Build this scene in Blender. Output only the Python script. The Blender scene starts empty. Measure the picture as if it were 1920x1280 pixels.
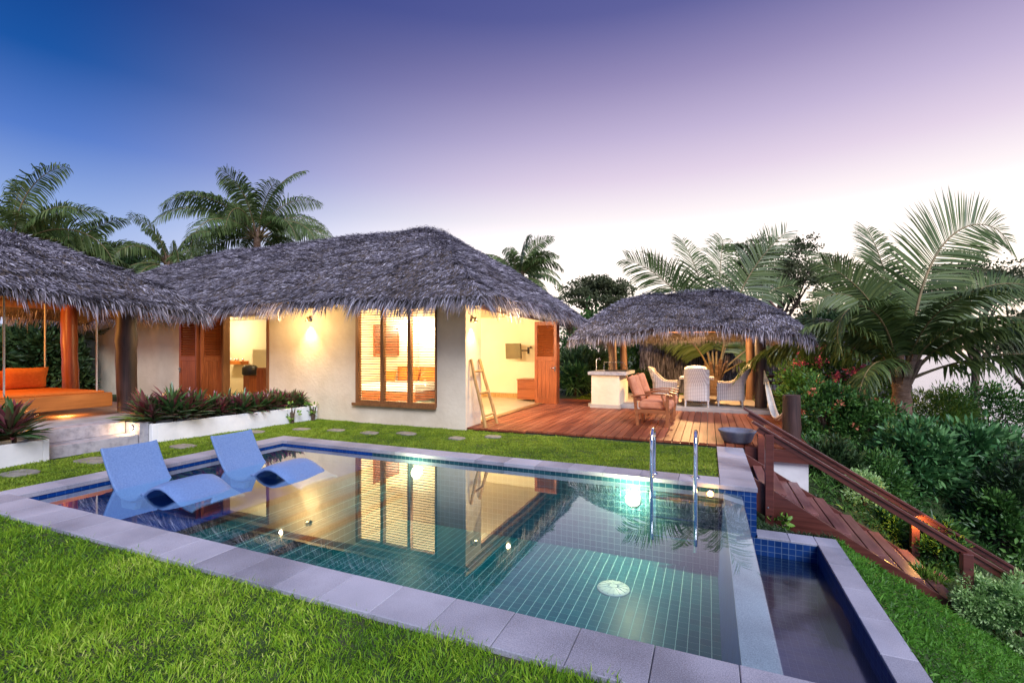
import bpy, math, random
import numpy as np
from mathutils import Vector, Matrix, Euler
random.seed(7); RNG = np.random.default_rng(7)
PI = math.pi; R = math.radians
scene = bpy.context.scene
COL = scene.collection

# ------------------------------------------------------------------ camera
CAM_H = 1.5; FPX = 873.0; HZ = 660.0; TH = R(22.86)
CT, ST = math.cos(TH), math.sin(TH)
cam = bpy.data.cameras.new('camera'); co = bpy.data.objects.new('camera', cam); COL.objects.link(co)
cam.lens = FPX / 1920 * 36; cam.sensor_width = 36; cam.shift_y = 20 / 1920
cam.clip_start = 0.05; cam.clip_end = 6000
co.location = (0, 0, CAM_H); co.rotation_euler = (PI/2, 0, TH)
scene.camera = co

# ------------------------------------------------------------------ exposure, world, sun
vs = scene.view_settings
vs.view_transform = 'Standard'; vs.look = 'None'; vs.exposure = 0.0; vs.gamma = 1.0
scene.cycles.use_denoising = True
scene.cycles.max_bounces = 8; scene.cycles.transparent_max_bounces = 16
scene.cycles.diffuse_bounces = 3; scene.cycles.glossy_bounces = 3
scene.cycles.sample_clamp_indirect = 6.0
scene.cycles.caustics_reflective = False; scene.cycles.caustics_refractive = False

def lin(c):
    return tuple(((x/255)/12.92 if x/255 <= .04045 else ((x/255+.055)/1.055)**2.4) for x in c)
def lc(r, g, b, k=1.0): return tuple(x*k for x in lin((r, g, b))) + (1.0,)

world = bpy.data.worlds.new('World'); scene.world = world; world.use_nodes = True
wn = world.node_tree.nodes; wl = world.node_tree.links; wn.clear()
def wnode(t, **k):
    n = wn.new(t)
    for a, b in k.items(): setattr(n, a, b)
    return n
tc = wnode('ShaderNodeTexCoord'); sx = wnode('ShaderNodeSeparateXYZ'); wl.new(tc.outputs['Generated'], sx.inputs[0])
GA = math.atan(0.80)     # azimuth of the afterglow, right of the view direction
gl, gd = math.sin(GA), math.cos(GA)
GLOW = (gl*CT - gd*ST, gd*CT + gl*ST, 0)
dt = wnode('ShaderNodeVectorMath', operation='DOT_PRODUCT'); wl.new(tc.outputs['Generated'], dt.inputs[0]); dt.inputs[1].default_value = GLOW
mr = wnode('ShaderNodeMapRange', interpolation_type='SMOOTHSTEP'); wl.new(dt.outputs['Value'], mr.inputs[0])
mr.inputs[1].default_value = 0.08; mr.inputs[2].default_value = 0.90
def wramp(stops):
    r = wnode('ShaderNodeValToRGB'); e = r.color_ramp.elements
    while len(e) < len(stops): e.new(0.5)
    for i, (p, c) in enumerate(stops): e[i].position = p; e[i].color = c
    wl.new(sx.outputs[2], r.inputs[0]); return r
rl = wramp([(0.0, lc(212, 216, 244)), (.12, lc(186, 202, 240)), (.22, lc(146, 174, 230)), (.32, lc(84, 124, 204)), (.42, lc(22, 84, 164)), (.52, lc(10, 62, 138)), (.65, lc(44, 62, 135)), (1, lc(140, 150, 220))])
rr = wramp([(0.0, (1.35, 1.12, .98, 1)), (.10, (1.55, 1.36, 1.18, 1)), (.20, (1.42, 1.28, 1.22, 1)), (.27, (1.0, .92, .95, 1)), (.34, lc(226, 210, 232)), (.41, lc(194, 180, 215)), (.49, lc(154, 143, 188)), (.58, lc(98, 99, 158)), (.68, lc(72, 80, 146)), (1, lc(140, 150, 220))])
mx = wnode('ShaderNodeMixRGB'); wl.new(mr.outputs[0], mx.inputs[0]); wl.new(rl.outputs[0], mx.inputs[1]); wl.new(rr.outputs[0], mx.inputs[2])
SUN_EL, SUN_AZ = R(52), None
bgn = wnode('ShaderNodeBackground'); wl.new(mx.outputs[0], bgn.inputs[0]); bgn.inputs[1].default_value = 1.0
# a faint physical sky on top of the dusk gradient
sky = wnode('ShaderNodeTexSky', sky_type='NISHITA'); sky.sun_disc = False; sky.sun_elevation = R(1.5)
sky.sun_rotation = math.atan2(GLOW[0], GLOW[1])
bg2 = wnode('ShaderNodeBackground'); wl.new(sky.outputs[0], bg2.inputs[0]); bg2.inputs[1].default_value = 0.01
ads = wnode('ShaderNodeAddShader'); wl.new(bgn.outputs[0], ads.inputs[0]); wl.new(bg2.outputs[0], ads.inputs[1])
wo = wnode('ShaderNodeOutputWorld'); wl.new(ads.outputs[0], wo.inputs[0])

# added soft fill from behind the camera, brightens foreground and walls
fill_sun = bpy.data.lights.new('fill_sun', 'SUN'); so = bpy.data.objects.new('fill_sun', fill_sun); COL.objects.link(so)
fill_sun.energy = 4.3; fill_sun.angle = R(32); fill_sun.color = (0.86, 0.87, 1.0)
_d = Vector((ST*1.0 + CT*0.35, -CT*1.0 + ST*0.35, 0.92)).normalized()   # towards the light
so.rotation_euler = _d.to_track_quat('Z', 'Y').to_euler()

# ------------------------------------------------------------------ helpers
def at(u, d, v=None, z=None):
    """world point d metres deep in the view direction, seen at column u"""
    l = d*(u-960)/FPX
    x, y = l*CT - d*ST, d*CT + l*ST
    if z is None: z = CAM_H - ((v or HZ)-HZ)*d/FPX
    return Vector((x, y, z))
def ld(x, y): return x*CT + y*ST, -x*ST + y*CT     # lateral, depth

OFF = {}
def tag(o, label=None, cat=None, group=None, kind=None):
    if label: o['label'] = label
    if cat: o['category'] = cat
    if group: o['group'] = group
    if kind: o['kind'] = kind
    return o
def thing(name, label, cat, loc=(0, 0, 0), rz=0, group=None, world=False):
    o = bpy.data.objects.new(name, None); COL.objects.link(o); o.empty_display_size = .2
    o.location = loc; o.rotation_euler = (0, 0, rz)
    tag(o, label, cat, group)
    if world: OFF[o.name] = Vector(loc)
    return o
def link(name, me, mat, parent=None):
    o = bpy.data.objects.new(name, me); COL.objects.link(o)
    if mat is not None: me.materials.append(mat)
    if parent is not None:
        o.parent = parent
        if parent.name in OFF:
            me.transform(Matrix.Translation(-OFF[parent.name])); OFF[o.name] = OFF[parent.name]
    return o
def raw(name, V, F, mat, parent=None, rnd=None, smooth=None):
    """V (n,3); F = list of index arrays, each (m,k)"""
    V = np.asarray(V, np.float32); me = bpy.data.meshes.new(name)
    Fs = [np.asarray(f, np.int32) for f in F if len(f)]
    loops = np.concatenate([f.ravel() for f in Fs]); tot = np.concatenate([np.full(len(f), f.shape[1], np.int32) for f in Fs])
    st = np.concatenate([[0], np.cumsum(tot)[:-1]]).astype(np.int32)
    me.vertices.add(len(V)); me.vertices.foreach_set('co', V.ravel())
    me.loops.add(len(loops)); me.loops.foreach_set('vertex_index', loops)
    me.polygons.add(len(tot)); me.polygons.foreach_set('loop_start', st); me.polygons.foreach_set('loop_total', tot)
    if rnd is not None:
        a = me.attributes.new('rnd', 'FLOAT', 'POINT'); a.data.foreach_set('value', np.asarray(rnd, np.float32))
    me.update(calc_edges=True)
    if smooth is not None: me.polygons.foreach_set('use_smooth', np.full(len(tot), bool(smooth)))
    return link(name, me, mat, parent)

class MB:
    def __init__(s): s.v = []; s.f = []; s.sm = []
    def add(s, vs_, fs, smooth=False):
        n = len(s.v); s.v += [tuple(p) for p in vs_]; s.f += [tuple(i+n for i in f) for f in fs]; s.sm += [smooth]*len(fs); return s
    def box(s, x0, x1, y0, y1, z0, z1, m=None):
        p = [Vector(q) for q in ((x0,y0,z0),(x1,y0,z0),(x1,y1,z0),(x0,y1,z0),(x0,y0,z1),(x1,y0,z1),(x1,y1,z1),(x0,y1,z1))]
        if m is not None: p = [m @ q for q in p]
        return s.add(p, [(0,3,2,1),(4,5,6,7),(0,1,5,4),(1,2,6,5),(2,3,7,6),(3,0,4,7)])
    def beam(s, a, b, w, h, up=(0, 0, 1)):
        a, b = Vector(a), Vector(b); d = (b-a).normalized(); u = Vector(up); sd = d.cross(u)
        if sd.length < 1e-4: sd = d.cross(Vector((1, 0, 0)))
        sd.normalize(); u = sd.cross(d)
        p = []
        for q in (a, b):
            for i, j in ((-1,-1),(1,-1),(1,1),(-1,1)): p.append(q + sd*(w/2*i) + u*(h/2*j))
        return s.add(p, [(0,1,2,3),(7,6,5,4),(0,4,5,1),(1,5,6,2),(2,6,7,3),(3,7,4,0)])
    def tube(s, pts, rad, n=8, cap=True):
        pts = [Vector(p) for p in pts]; k = len(pts)
        if not hasattr(rad, '__len__'): rad = [rad]*k
        vs_, fs = [], []; ref = None
        for i, p in enumerate(pts):
            d = (pts[min(i+1, k-1)] - pts[max(i-1, 0)]).normalized()
            if ref is None: ref = Vector((0, 0, 1)) if abs(d.z) < .9 else Vector((1, 0, 0))
            a = d.cross(ref).normalized(); b = a.cross(d).normalized(); ref = b
            for j in range(n):
                t = 2*PI*j/n; vs_.append(p + (a*math.cos(t) + b*math.sin(t))*rad[i])
        for i in range(k-1):
            for j in range(n): fs.append((i*n+j, i*n+(j+1) % n, (i+1)*n+(j+1) % n, (i+1)*n+j))
        s.add(vs_, fs, True)
        if cap:
            s.add(vs_[:n], [tuple(range(n))]); s.add(vs_[-n:], [tuple(reversed(range(n)))])
        return s
    def lathe(s, c, prof, n=24, sxy=(1, 1)):
        c = Vector(c); vs_, fs = [], []
        for r, z in prof:
            for j in range(n):
                t = 2*PI*j/n; vs_.append(c + Vector((r*sxy[0]*math.cos(t), r*sxy[1]*math.sin(t), z)))
        for i in range(len(prof)-1):
            for j in range(n): fs.append((i*n+j, i*n+(j+1) % n, (i+1)*n+(j+1) % n, (i+1)*n+j))
        return s.add(vs_, fs, True)
    def prism(s, poly, axis, a0, a1):
        """poly of 2D points extruded along axis 'x','y' or 'z'"""
        def P(p, a): return {'x': (a, p[0], p[1]), 'y': (p[0], a, p[1]), 'z': (p[0], p[1], a)}[axis]
        n = len(poly); v = [P(p, a0) for p in poly] + [P(p, a1) for p in poly]
        return s.add(v, [tuple(range(n)), tuple(reversed(range(n, 2*n)))] + [(i, n+i, n+(i+1) % n, (i+1) % n) for i in range(n)])
    def sheet(s, fn, nu, nv, th=0.0):
        vs_ = [fn(i/nu, j/nv) for i in range(nu+1) for j in range(nv+1)]
        fs = [(i*(nv+1)+j, (i+1)*(nv+1)+j, (i+1)*(nv+1)+j+1, i*(nv+1)+j+1) for i in range(nu) for j in range(nv)]
        return s.add(vs_, fs, True)
    def build(s, name, mat, parent=None, bevel=0.0, fix=True, solid=0.0, subsurf=0):
        me = bpy.data.meshes.new(name); me.from_pydata(s.v, [], s.f)
        me.polygons.foreach_set('use_smooth', s.sm); me.update()
        if fix:
            import bmesh
            bm = bmesh.new(); bm.from_mesh(me); bmesh.ops.recalc_face_normals(bm, faces=bm.faces); bm.to_mesh(me); bm.free()
        o = link(name, me, mat, parent)
        if solid: m = o.modifiers.new('solid', 'SOLIDIFY'); m.thickness = solid; m.offset = 0
        if bevel: m = o.modifiers.new('bevel', 'BEVEL'); m.width = bevel; m.segments = 2; m.limit_method = 'ANGLE'; m.angle_limit = R(40)
        if subsurf: m = o.modifiers.new('sub', 'SUBSURF'); m.levels = subsurf; m.render_levels = subsurf
        return o
def copy_tree(o, parent=None):
    c = o.copy(); COL.objects.link(c)
    if parent is not None: c.parent = parent
    for ch in list(o.children): copy_tree(ch, c)
    return c

def norm(a): return a/np.maximum(np.linalg.norm(a, axis=-1, keepdims=True), 1e-9)
def blades(P, D, S, L, W, droop=0.3, G=None):
    """narrow leaves: base P, direction D, side S, length L, width W; the tip bends towards G"""
    n = len(P); D = norm(D); S = norm(S); L = np.broadcast_to(L, n)[:, None]; W = np.broadcast_to(W, n)[:, None]
    if G is None: G = np.array([0, 0, -1.0])
    dr = np.broadcast_to(droop, n)[:, None]
    m = P + D*L*.5 + G*L*dr*.22; t = P + D*L*(1-.25*dr) + G*L*dr*.8
    V = np.empty((n, 5, 3)); V[:, 0] = P - S*W*.35; V[:, 1] = P + S*W*.35; V[:, 2] = m - S*W*.5; V[:, 3] = m + S*W*.5; V[:, 4] = t
    b = (np.arange(n)*5)[:, None]
    return V.reshape(-1, 3), b + np.array([[0, 1, 3, 2]]), b + np.array([[2, 3, 4]])
def leaves(P, D, S, L, W, fold=.15):
    """broad pointed leaves, two halves folded at the midrib"""
    n = len(P); D = norm(D); S = norm(S); N = np.cross(D, S); L = np.broadcast_to(L, n)[:, None]; W = np.broadcast_to(W, n)[:, None]
    V = np.empty((n, 6, 3))
    V[:, 0] = P; V[:, 1] = P + D*L*.4 - S*W*.5 + N*W*fold; V[:, 2] = P + D*L*.4 + S*W*.5 + N*W*fold
    V[:, 3] = P + D*L*.5; V[:, 4] = P + D*L*.78 - S*W*.28 + N*W*fold*.5 - N*L*.04; V[:, 5] = P + D*L - N*L*.1
    V2 = P + D*L*.78 + S*W*.28 + N*W*fold*.5 - N*L*.04
    V = np.concatenate([V, V2[:, None]], 1)
    b = (np.arange(n)*7)[:, None]
    return V.reshape(-1, 3), b + np.array([[0, 3, 4, 1]]), b + np.array([[0, 2, 6, 3]]), b + np.array([[3, 5, 4]]), b + np.array([[3, 6, 5]])
def rand_dir(n, up=0.0, g=RNG):
    d = g.normal(size=(n, 3)); d[:, 2] += up; return norm(d)

# ------------------------------------------------------------------ materials
def mat_new(name):
    m = bpy.data.materials.new(name); m.use_nodes = True; nt = m.node_tree; nt.nodes.clear()
    out = nt.nodes.new('ShaderNodeOutputMaterial'); bs = nt.nodes.new('ShaderNodeBsdfPrincipled'); nt.links.new(bs.outputs[0], out.inputs[0])
    return m, nt, bs, out
def N(nt, t, ins=None, **k):
    n = nt.nodes.new(t)
    for a, b in k.items(): setattr(n, a, b)
    for a, b in (ins or {}).items():
        if hasattr(b, 'is_linked') or isinstance(b, bpy.types.NodeSocket): nt.links.new(b, n.inputs[a])
        else: n.inputs[a].default_value = b
    return n
def ramp(nt, fac, stops):
    r = nt.nodes.new('ShaderNodeValToRGB'); e = r.color_ramp.elements
    while len(e) < len(stops): e.new(.5)
    for i, (p, c) in enumerate(stops): e[i].position = p; e[i].color = tuple(c[:3]) + (1,)
    nt.links.new(fac, r.inputs[0]); return r.outputs[0]
def coords(nt, scale=(1, 1, 1), rot=(0, 0, 0)):
    t = nt.nodes.new('ShaderNodeTexCoord'); mp = N(nt, 'ShaderNodeMapping', {0: t.outputs['Object']})
    mp.inputs['Scale'].default_value = scale; mp.inputs['Rotation'].default_value = rot; return mp.outputs[0]
def noise_mat(name, c0, c1, scale=5, rough=.6, bump=.2, stretch=(1, 1, 1), detail=5, c2=None, bscale=None, spec=.3, dist=.01, metal=0, lo=.35, hi=.65):
    m, nt, bs, out = mat_new(name); c = coords(nt, stretch)
    n = N(nt, 'ShaderNodeTexNoise', {'Vector': c, 'Scale': scale, 'Detail': detail, 'Roughness': .6})
    st = [(lo, c0), (hi, c1)] if c2 is None else [(lo, c0), ((lo+hi)/2, c1), (hi, c2)]
    nt.links.new(ramp(nt, n.outputs[0], st), bs.inputs['Base Color'])
    bs.inputs['Roughness'].default_value = rough; bs.inputs['Specular IOR Level'].default_value = spec; bs.inputs['Metallic'].default_value = metal
    if bump:
        n2 = N(nt, 'ShaderNodeTexNoise', {'Vector': c, 'Scale': bscale or scale*4, 'Detail': 6})
        b = N(nt, 'ShaderNodeBump', {'Height': n2.outputs[0], 'Strength': bump, 'Distance': dist}); nt.links.new(b.outputs[0], bs.inputs['Normal'])
    return m
def leaf_mat(name, stops, rough=.45, trans=.35, nscale=1.2, spec=.4):
    """foliage: colour varies leaf by leaf (attribute rnd) and clump by clump"""
    m, nt, bs, out = mat_new(name)
    a = N(nt, 'ShaderNodeAttribute', attribute_name='rnd')
    n = N(nt, 'ShaderNodeTexNoise', {'Vector': coords(nt), 'Scale': nscale, 'Detail': 2})
    mxv = N(nt, 'ShaderNodeMath', {0: a.outputs['Fac'], 1: .62}, operation='MULTIPLY')
    ad = N(nt, 'ShaderNodeMath', {0: n.outputs[0], 1: .6}, operation='MULTIPLY')
    s_ = N(nt, 'ShaderNodeMath', {0: mxv.outputs[0], 1: ad.outputs[0]}, operation='ADD')
    sb = N(nt, 'ShaderNodeMath', {0: s_.outputs[0], 1: .12}, operation='SUBTRACT')
    colr = ramp(nt, sb.outputs[0], stops)
    nt.links.new(colr, bs.inputs['Base Color']); bs.inputs['Roughness'].default_value = rough; bs.inputs['Specular IOR Level'].default_value = spec
    if trans:
        tr = N(nt, 'ShaderNodeBsdfTranslucent', {0: colr}); mxs = N(nt, 'ShaderNodeMixShader', {0: trans, 1: bs.outputs[0], 2: tr.outputs[0]})
        nt.links.new(mxs.outputs[0], out.inputs[0])
    return m
def emit_mat(name, col, st):
    m, nt, bs, out = mat_new(name); bs.inputs['Base Color'].default_value = (1, 1, 1, 1)
    bs.inputs['Emission Color'].default_value = tuple(col) + (1,); bs.inputs['Emission Strength'].default_value = st; return m
def wood_mat(name, c0, c1, axis='x', rough=.45, spec=.4, seed=0):
    m, nt, bs, out = mat_new(name)
    s = {'x': (1, 14, 14), 'y': (14, 1, 14), 'z': (14, 14, 1)}[axis]
    c = coords(nt, s); n = N(nt, 'ShaderNodeTexNoise', {'Vector': c, 'Scale': 2.2, 'Detail': 7, 'Distortion': .6})
    n3 = N(nt, 'ShaderNodeTexNoise', {'Vector': coords(nt), 'Scale': 1.1, 'Detail': 3})
    mm = N(nt, 'ShaderNodeMath', {0: n.outputs[0], 1: n3.outputs[0]}, operation='ADD'); h_ = N(nt, 'ShaderNodeMath', {0: mm.outputs[0], 1: .5}, operation='MULTIPLY')
    nt.links.new(ramp(nt, h_.outputs[0], [(.36, c0), (.62, c1)]), bs.inputs['Base Color'])
    bs.inputs['Roughness'].default_value = rough; bs.inputs['Specular IOR Level'].default_value = spec
    b = N(nt, 'ShaderNodeBump', {'Height': n.outputs[0], 'Strength': .25, 'Distance': .004}); nt.links.new(b.outputs[0], bs.inputs['Normal'])
    return m
def tile_mat(name, size, grout, c0, c1, cg, rough=.15, gy=1.0):
    """square tiles on faces of any axis"""
    m, nt, bs, out = mat_new(name)
    t = nt.nodes.new('ShaderNodeTexCoord'); g = nt.nodes.new('ShaderNodeNewGeometry')
    off = N(nt, 'ShaderNodeVectorMath', {0: t.outputs['Object'], 1: (.013, .017, .021)}, operation='ADD')
    sc = N(nt, 'ShaderNodeVectorMath', {0: off.outputs[0], 'Scale': 1/size}, operation='SCALE')
    fr = N(nt, 'ShaderNodeVectorMath', {0: sc.outputs[0]}, operation='FRACTION'); fl = N(nt, 'ShaderNodeVectorMath', {0: sc.outputs[0]}, operation='FLOOR')
    sf = N(nt, 'ShaderNodeSeparateXYZ', {0: fr.outputs[0]}); sn = N(nt, 'ShaderNodeSeparateXYZ', {0: g.outputs['True Normal']})
    acc = None
    for i in range(3):
        a = N(nt, 'ShaderNodeMath', {0: sf.outputs[i], 1: .5}, operation='SUBTRACT'); a = N(nt, 'ShaderNodeMath', {0: a.outputs[0]}, operation='ABSOLUTE')
        k = N(nt, 'ShaderNodeMath', {0: a.outputs[0], 1: .5-grout*(gy if i == 1 else 1)/size/2}, operation='GREATER_THAN')
        na = N(nt, 'ShaderNodeMath', {0: sn.outputs[i]}, operation='ABSOLUTE'); nb = N(nt, 'ShaderNodeMath', {0: na.outputs[0], 1: .5}, operation='LESS_THAN')
        k = N(nt, 'ShaderNodeMath', {0: k.outputs[0], 1: nb.outputs[0]}, operation='MULTIPLY')
        acc = k if acc is None else N(nt, 'ShaderNodeMath', {0: acc.outputs[0], 1: k.outputs[0]}, operation='MAXIMUM')
    wn_ = N(nt, 'ShaderNodeTexWhiteNoise', {0: fl.outputs[0]}, noise_dimensions='3D')
    colr = ramp(nt, wn_.outputs['Value'], [(0, c0), (1, c1)])
    mxx = N(nt, 'ShaderNodeMixRGB', {0: acc.outputs[0], 1: colr, 2: tuple(cg)+(1,)})
    nt.links.new(mxx.outputs[0], bs.inputs['Base Color']); bs.inputs['Specular IOR Level'].default_value = .08
    rr_ = N(nt, 'ShaderNodeMath', {0: acc.outputs[0], 1: .3, 2: .45}, operation='MULTIPLY_ADD'); nt.links.new(rr_.outputs[0], bs.inputs['Roughness'])
    inv = N(nt, 'ShaderNodeMath', {0: 1.0, 1: acc.outputs[0]}, operation='SUBTRACT')
    b = N(nt, 'ShaderNodeBump', {'Height': inv.outputs[0], 'Strength': .5, 'Distance': .003}); nt.links.new(b.outputs[0], bs.inputs['Normal'])
    return m

M = {}
M['plaster'] = noise_mat('plaster', lc(212, 197, 170), lc(230, 217, 192), 1.3, .85, .5, bscale=14, dist=.012, spec=.15)
M['plaster_in'] = noise_mat('plaster_inside', lc(236, 222, 190), lc(240, 228, 200), 1, .8, .08, spec=.15)
M['white_render'] = noise_mat('white_render', lc(222, 221, 218), lc(238, 237, 234), 2.5, .8, .3, bscale=20, dist=.006, spec=.15)
M['thatch_base'] = noise_mat('thatch_under', (.07, .055, .045), (.16, .12, .09), 6, .9, .8, (1, 1, 1), bscale=40, dist=.03)
def thatch():
    m, nt, bs, out = mat_new('thatch')
    a = N(nt, 'ShaderNodeAttribute', attribute_name='rnd'); n = N(nt, 'ShaderNodeTexNoise', {'Vector': coords(nt), 'Scale': .9, 'Detail': 4})
    c1 = ramp(nt, a.outputs['Fac'], [(0, (.028, .023, .026)), (.3, (.145, .13, .148)), (.65, (.36, .33, .38)), (1, (.85, .80, .84))])
    k = N(nt, 'ShaderNodeMapRange', {0: n.outputs[0], 1: .3, 2: .7, 3: .7, 4: 1.15})
    mxx = N(nt, 'ShaderNodeVectorMath', {0: c1, 'Scale': k.outputs[0]}, operation='SCALE')
    nt.links.new(mxx.outputs[0], bs.inputs['Base Color']); bs.inputs['Roughness'].default_value = .75; bs.inputs['Specular IOR Level'].default_value = .2
    tr = N(nt, 'ShaderNodeBsdfTranslucent', {0: mxx.outputs[0]}); mxs = N(nt, 'ShaderNodeMixShader', {0: .12, 1: bs.outputs[0], 2: tr.outputs[0]}); nt.links.new(mxs.outputs[0], out.inputs[0])
    return m
M['thatch'] = thatch()
M['thatch_in'] = leaf_mat('thatch_inner', [(0, (.16, .085, .045)), (.5, (.34, .2, .11)), (1, (.55, .36, .2))], .8, .1)
M['red_wood'] = wood_mat('red_timber', (.20, .045, .012), (.38, .10, .03), 'z', .35)
M['red_wood_x'] = wood_mat('red_timber_x', (.20, .045, .012), (.38, .10, .03), 'x', .35)
M['frame_wood'] = wood_mat('frame_timber', (.16, .065, .02), (.30, .13, .045), 'z', .4)
M['stair_wood'] = wood_mat('stair_timber', (.07, .020, .015), (.155, .046, .033), 'x', .3, .5)
M['tread_wood'] = wood_mat('tread_timber', (.16, .062, .052), (.29, .125, .105), 'y', .35, .5)
M['chair_wood'] = wood_mat('chair_timber', (.20, .06, .02), (.38, .14, .05), 'x', .45)
M['pole_wood'] = wood_mat('pole_timber', (.10, .05, .03), (.26, .14, .08), 'z', .55)
M['dark_pole'] = wood_mat('dark_pole_timber', (.025, .013, .011), (.09, .042, .032), 'z', .5)
M['bed_wood'] = wood_mat('daybed_timber', (.40, .12, .02), (.60, .20, .04), 'y', .45)
M['bamboo'] = noise_mat('bamboo', (.36, .19, .06), (.55, .33, .12), 6, .4, .2, (4, 4, 1))
M['cushion'] = noise_mat('orange_fabric', (.62, .17, .03), (.72, .22, .045), 30, .9, .3, bscale=200, dist=.002, spec=.1)
M['salmon'] = noise_mat('salmon_fabric', (.60, .23, .12), (.70, .31, .17), 8, .9, .35, bscale=160, dist=.002, spec=.1)
M['steel'] = noise_mat('steel', (.7, .7, .72), (.8, .8, .82), 3, .12, 0, metal=1)
M['dark_metal'] = noise_mat('dark_metal', (.06, .05, .045), (.1, .09, .08), 8, .4, 0, metal=.6)
M['brass'] = noise_mat('brass', (.5, .4, .25), (.6, .5, .3), 8, .3, 0, metal=1)
M['stone'] = noise_mat('grey_stone', (.28, .27, .29), (.40, .385, .41), 9, .75, .5, c2=(.46, .44, .46), bscale=120, dist=.004)
def coping_mat():
    m, nt, bs, out = mat_new('coping_stone'); c = coords(nt)
    n = N(nt, 'ShaderNodeTexNoise', {'Vector': c, 'Scale': 1.6, 'Detail': 5}); f = N(nt, 'ShaderNodeTexNoise', {'Vector': c, 'Scale': 170, 'Detail': 2})
    a = N(nt, 'ShaderNodeAttribute', attribute_name='rnd')
    s_ = N(nt, 'ShaderNodeMath', {0: n.outputs[0], 1: f.outputs[0]}, operation='ADD'); s2 = N(nt, 'ShaderNodeMath', {0: a.outputs['Fac'], 1: .35, 2: s_.outputs[0]}, operation='MULTIPLY_ADD')
    s3 = N(nt, 'ShaderNodeMath', {0: s2.outputs[0], 1: .5}, operation='MULTIPLY')
    nt.links.new(ramp(nt, s3.outputs[0], [(.40, (.15, .147, .17)), (.56, (.30, .295, .335)), (.75, (.45, .44, .49))]), bs.inputs['Base Color'])
    bs.inputs['Roughness'].default_value = .7; bs.inputs['Specular IOR Level'].default_value = .3
    b = N(nt, 'ShaderNodeBump', {'Height': f.outputs[0], 'Strength': .4, 'Distance': .002}); nt.links.new(b.outputs[0], bs.inputs['Normal']); return m
M['coping'] = coping_mat()
M['tile'] = tile_mat('pool_tile', .075, .006, (.003, .035, .19), (.006, .052, .25), (.03, .10, .28))
M['tile_navy'] = tile_mat('basin_tile', .065, .005, (.006, .030, .12), (.012, .05, .19), (.13, .20, .30))
M['tile_wall'] = tile_mat('pool_tile_deep_wall', .075, .006, (.013, .05, .075), (.02, .075, .10), (.12, .19, .21))
M['tile_deep'] = tile_mat('pool_tile_floor', .095, .006, (.002, .072, .082), (.004, .094, .102), (.24, .42, .40), gy=.25)
M['tile_edge'] = tile_mat('pool_tile_nosing', .05, .004, (.012, .012, .018), (.03, .026, .03), (.12, .1, .1))
M['slab'] = noise_mat('terrace_slab', (.36, .31, .28), (.46, .41, .37), 3, .7, .3, bscale=60, dist=.003)
M['soil'] = noise_mat('soil', (.03, .022, .015), (.07, .05, .035), 8, .95, .6, bscale=40, dist=.03)
M['ground'] = noise_mat('ground', (.020, .035, .010), (.045, .075, .02), 3, .95, .5, bscale=30, dist=.03, c2=(.06, .06, .03))
M['sand'] = noise_mat('pale_path', (.30, .25, .2), (.42, .36, .29), 4, .9, .4, bscale=60, dist=.01)
M['floor_in'] = noise_mat('inside_floor', (.42, .33, .2), (.5, .4, .26), 2, .35, .05)
M['wicker'] = None
def wicker():
    m, nt, bs, out = mat_new('wicker'); c = coords(nt)
    w1 = N(nt, 'ShaderNodeTexWave', {'Vector': c, 'Scale': 9.0}, wave_type='BANDS', bands_direction='Z'); t = nt.nodes.new('ShaderNodeTexCoord')
    s_ = N(nt, 'ShaderNodeSeparateXYZ', {0: t.outputs['Object']}); ad = N(nt, 'ShaderNodeMath', {0: s_.outputs[0], 1: s_.outputs[1]}, operation='ADD')
    cb = N(nt, 'ShaderNodeCombineXYZ', {0: ad.outputs[0]}); w2 = N(nt, 'ShaderNodeTexWave', {'Vector': cb.outputs[0], 'Scale': 7.0}, wave_type='BANDS', bands_direction='X')
    mu = N(nt, 'ShaderNodeMath', {0: w1.outputs['Fac'], 1: w2.outputs['Fac']}, operation='MULTIPLY')
    nt.links.new(ramp(nt, mu.outputs[0], [(0, (.42, .36, .34)), (.3, (.72, .66, .62)), (1, (.82, .77, .72))]), bs.inputs['Base Color'])
    bs.inputs['Roughness'].default_value = .6
    b = N(nt, 'ShaderNodeBump', {'Height': mu.outputs[0], 'Strength': .6, 'Distance': .01}); nt.links.new(b.outputs[0], bs.inputs['Normal']); return m
M['wicker'] = wicker()
M['lounger'] = noise_mat('lounger_resin', (.12, .20, .39), (.165, .265, .47), 60, .55, .12, bscale=90, dist=.002)
M['black'] = noise_mat('black_plastic', (.015, .015, .017), (.03, .03, .032), 5, .35, 0)
M['screen'] = noise_mat('screen', (.13, .10, .05), (.16, .12, .06), 2, .25, 0)
M['white'] = noise_mat('white_paint', (.75, .75, .74), (.82, .82, .8), 3, .6, 0)
M['bowl'] = noise_mat('blue_grey_stone', (.10, .11, .15), (.17, .18, .23), 7, .75, .4, bscale=60, dist=.004)
M['rope'] = noise_mat('rope', (.5, .45, .38), (.62, .57, .5), 60, .9, .4)
M['hammock'] = noise_mat('hammock_cloth', (.6, .55, .47), (.74, .69, .6), 20, .9, .4, bscale=120, dist=.004)
M['bark'] = noise_mat('bark', (.07, .045, .03), (.18, .12, .085), 5, .9, .9, (1, 1, 4), bscale=18, dist=.03)
M['palm_bark'] = noise_mat('palm_bark', (.14, .075, .045), (.34, .22, .15), 4, .85, .8, (1, 1, 3), bscale=14, dist=.03)
M['rachis'] = noise_mat('palm_rachis', (.17, .13, .055), (.32, .22, .10), 3, .5, .1)
M['palm'] = leaf_mat('palm_leaf', [(.1, (.03, .055, .014)), (.45, (.10, .155, .04)), (.8, (.22, .27, .085)), (1, (.36, .32, .15))], .42, .3, .6)
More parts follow.
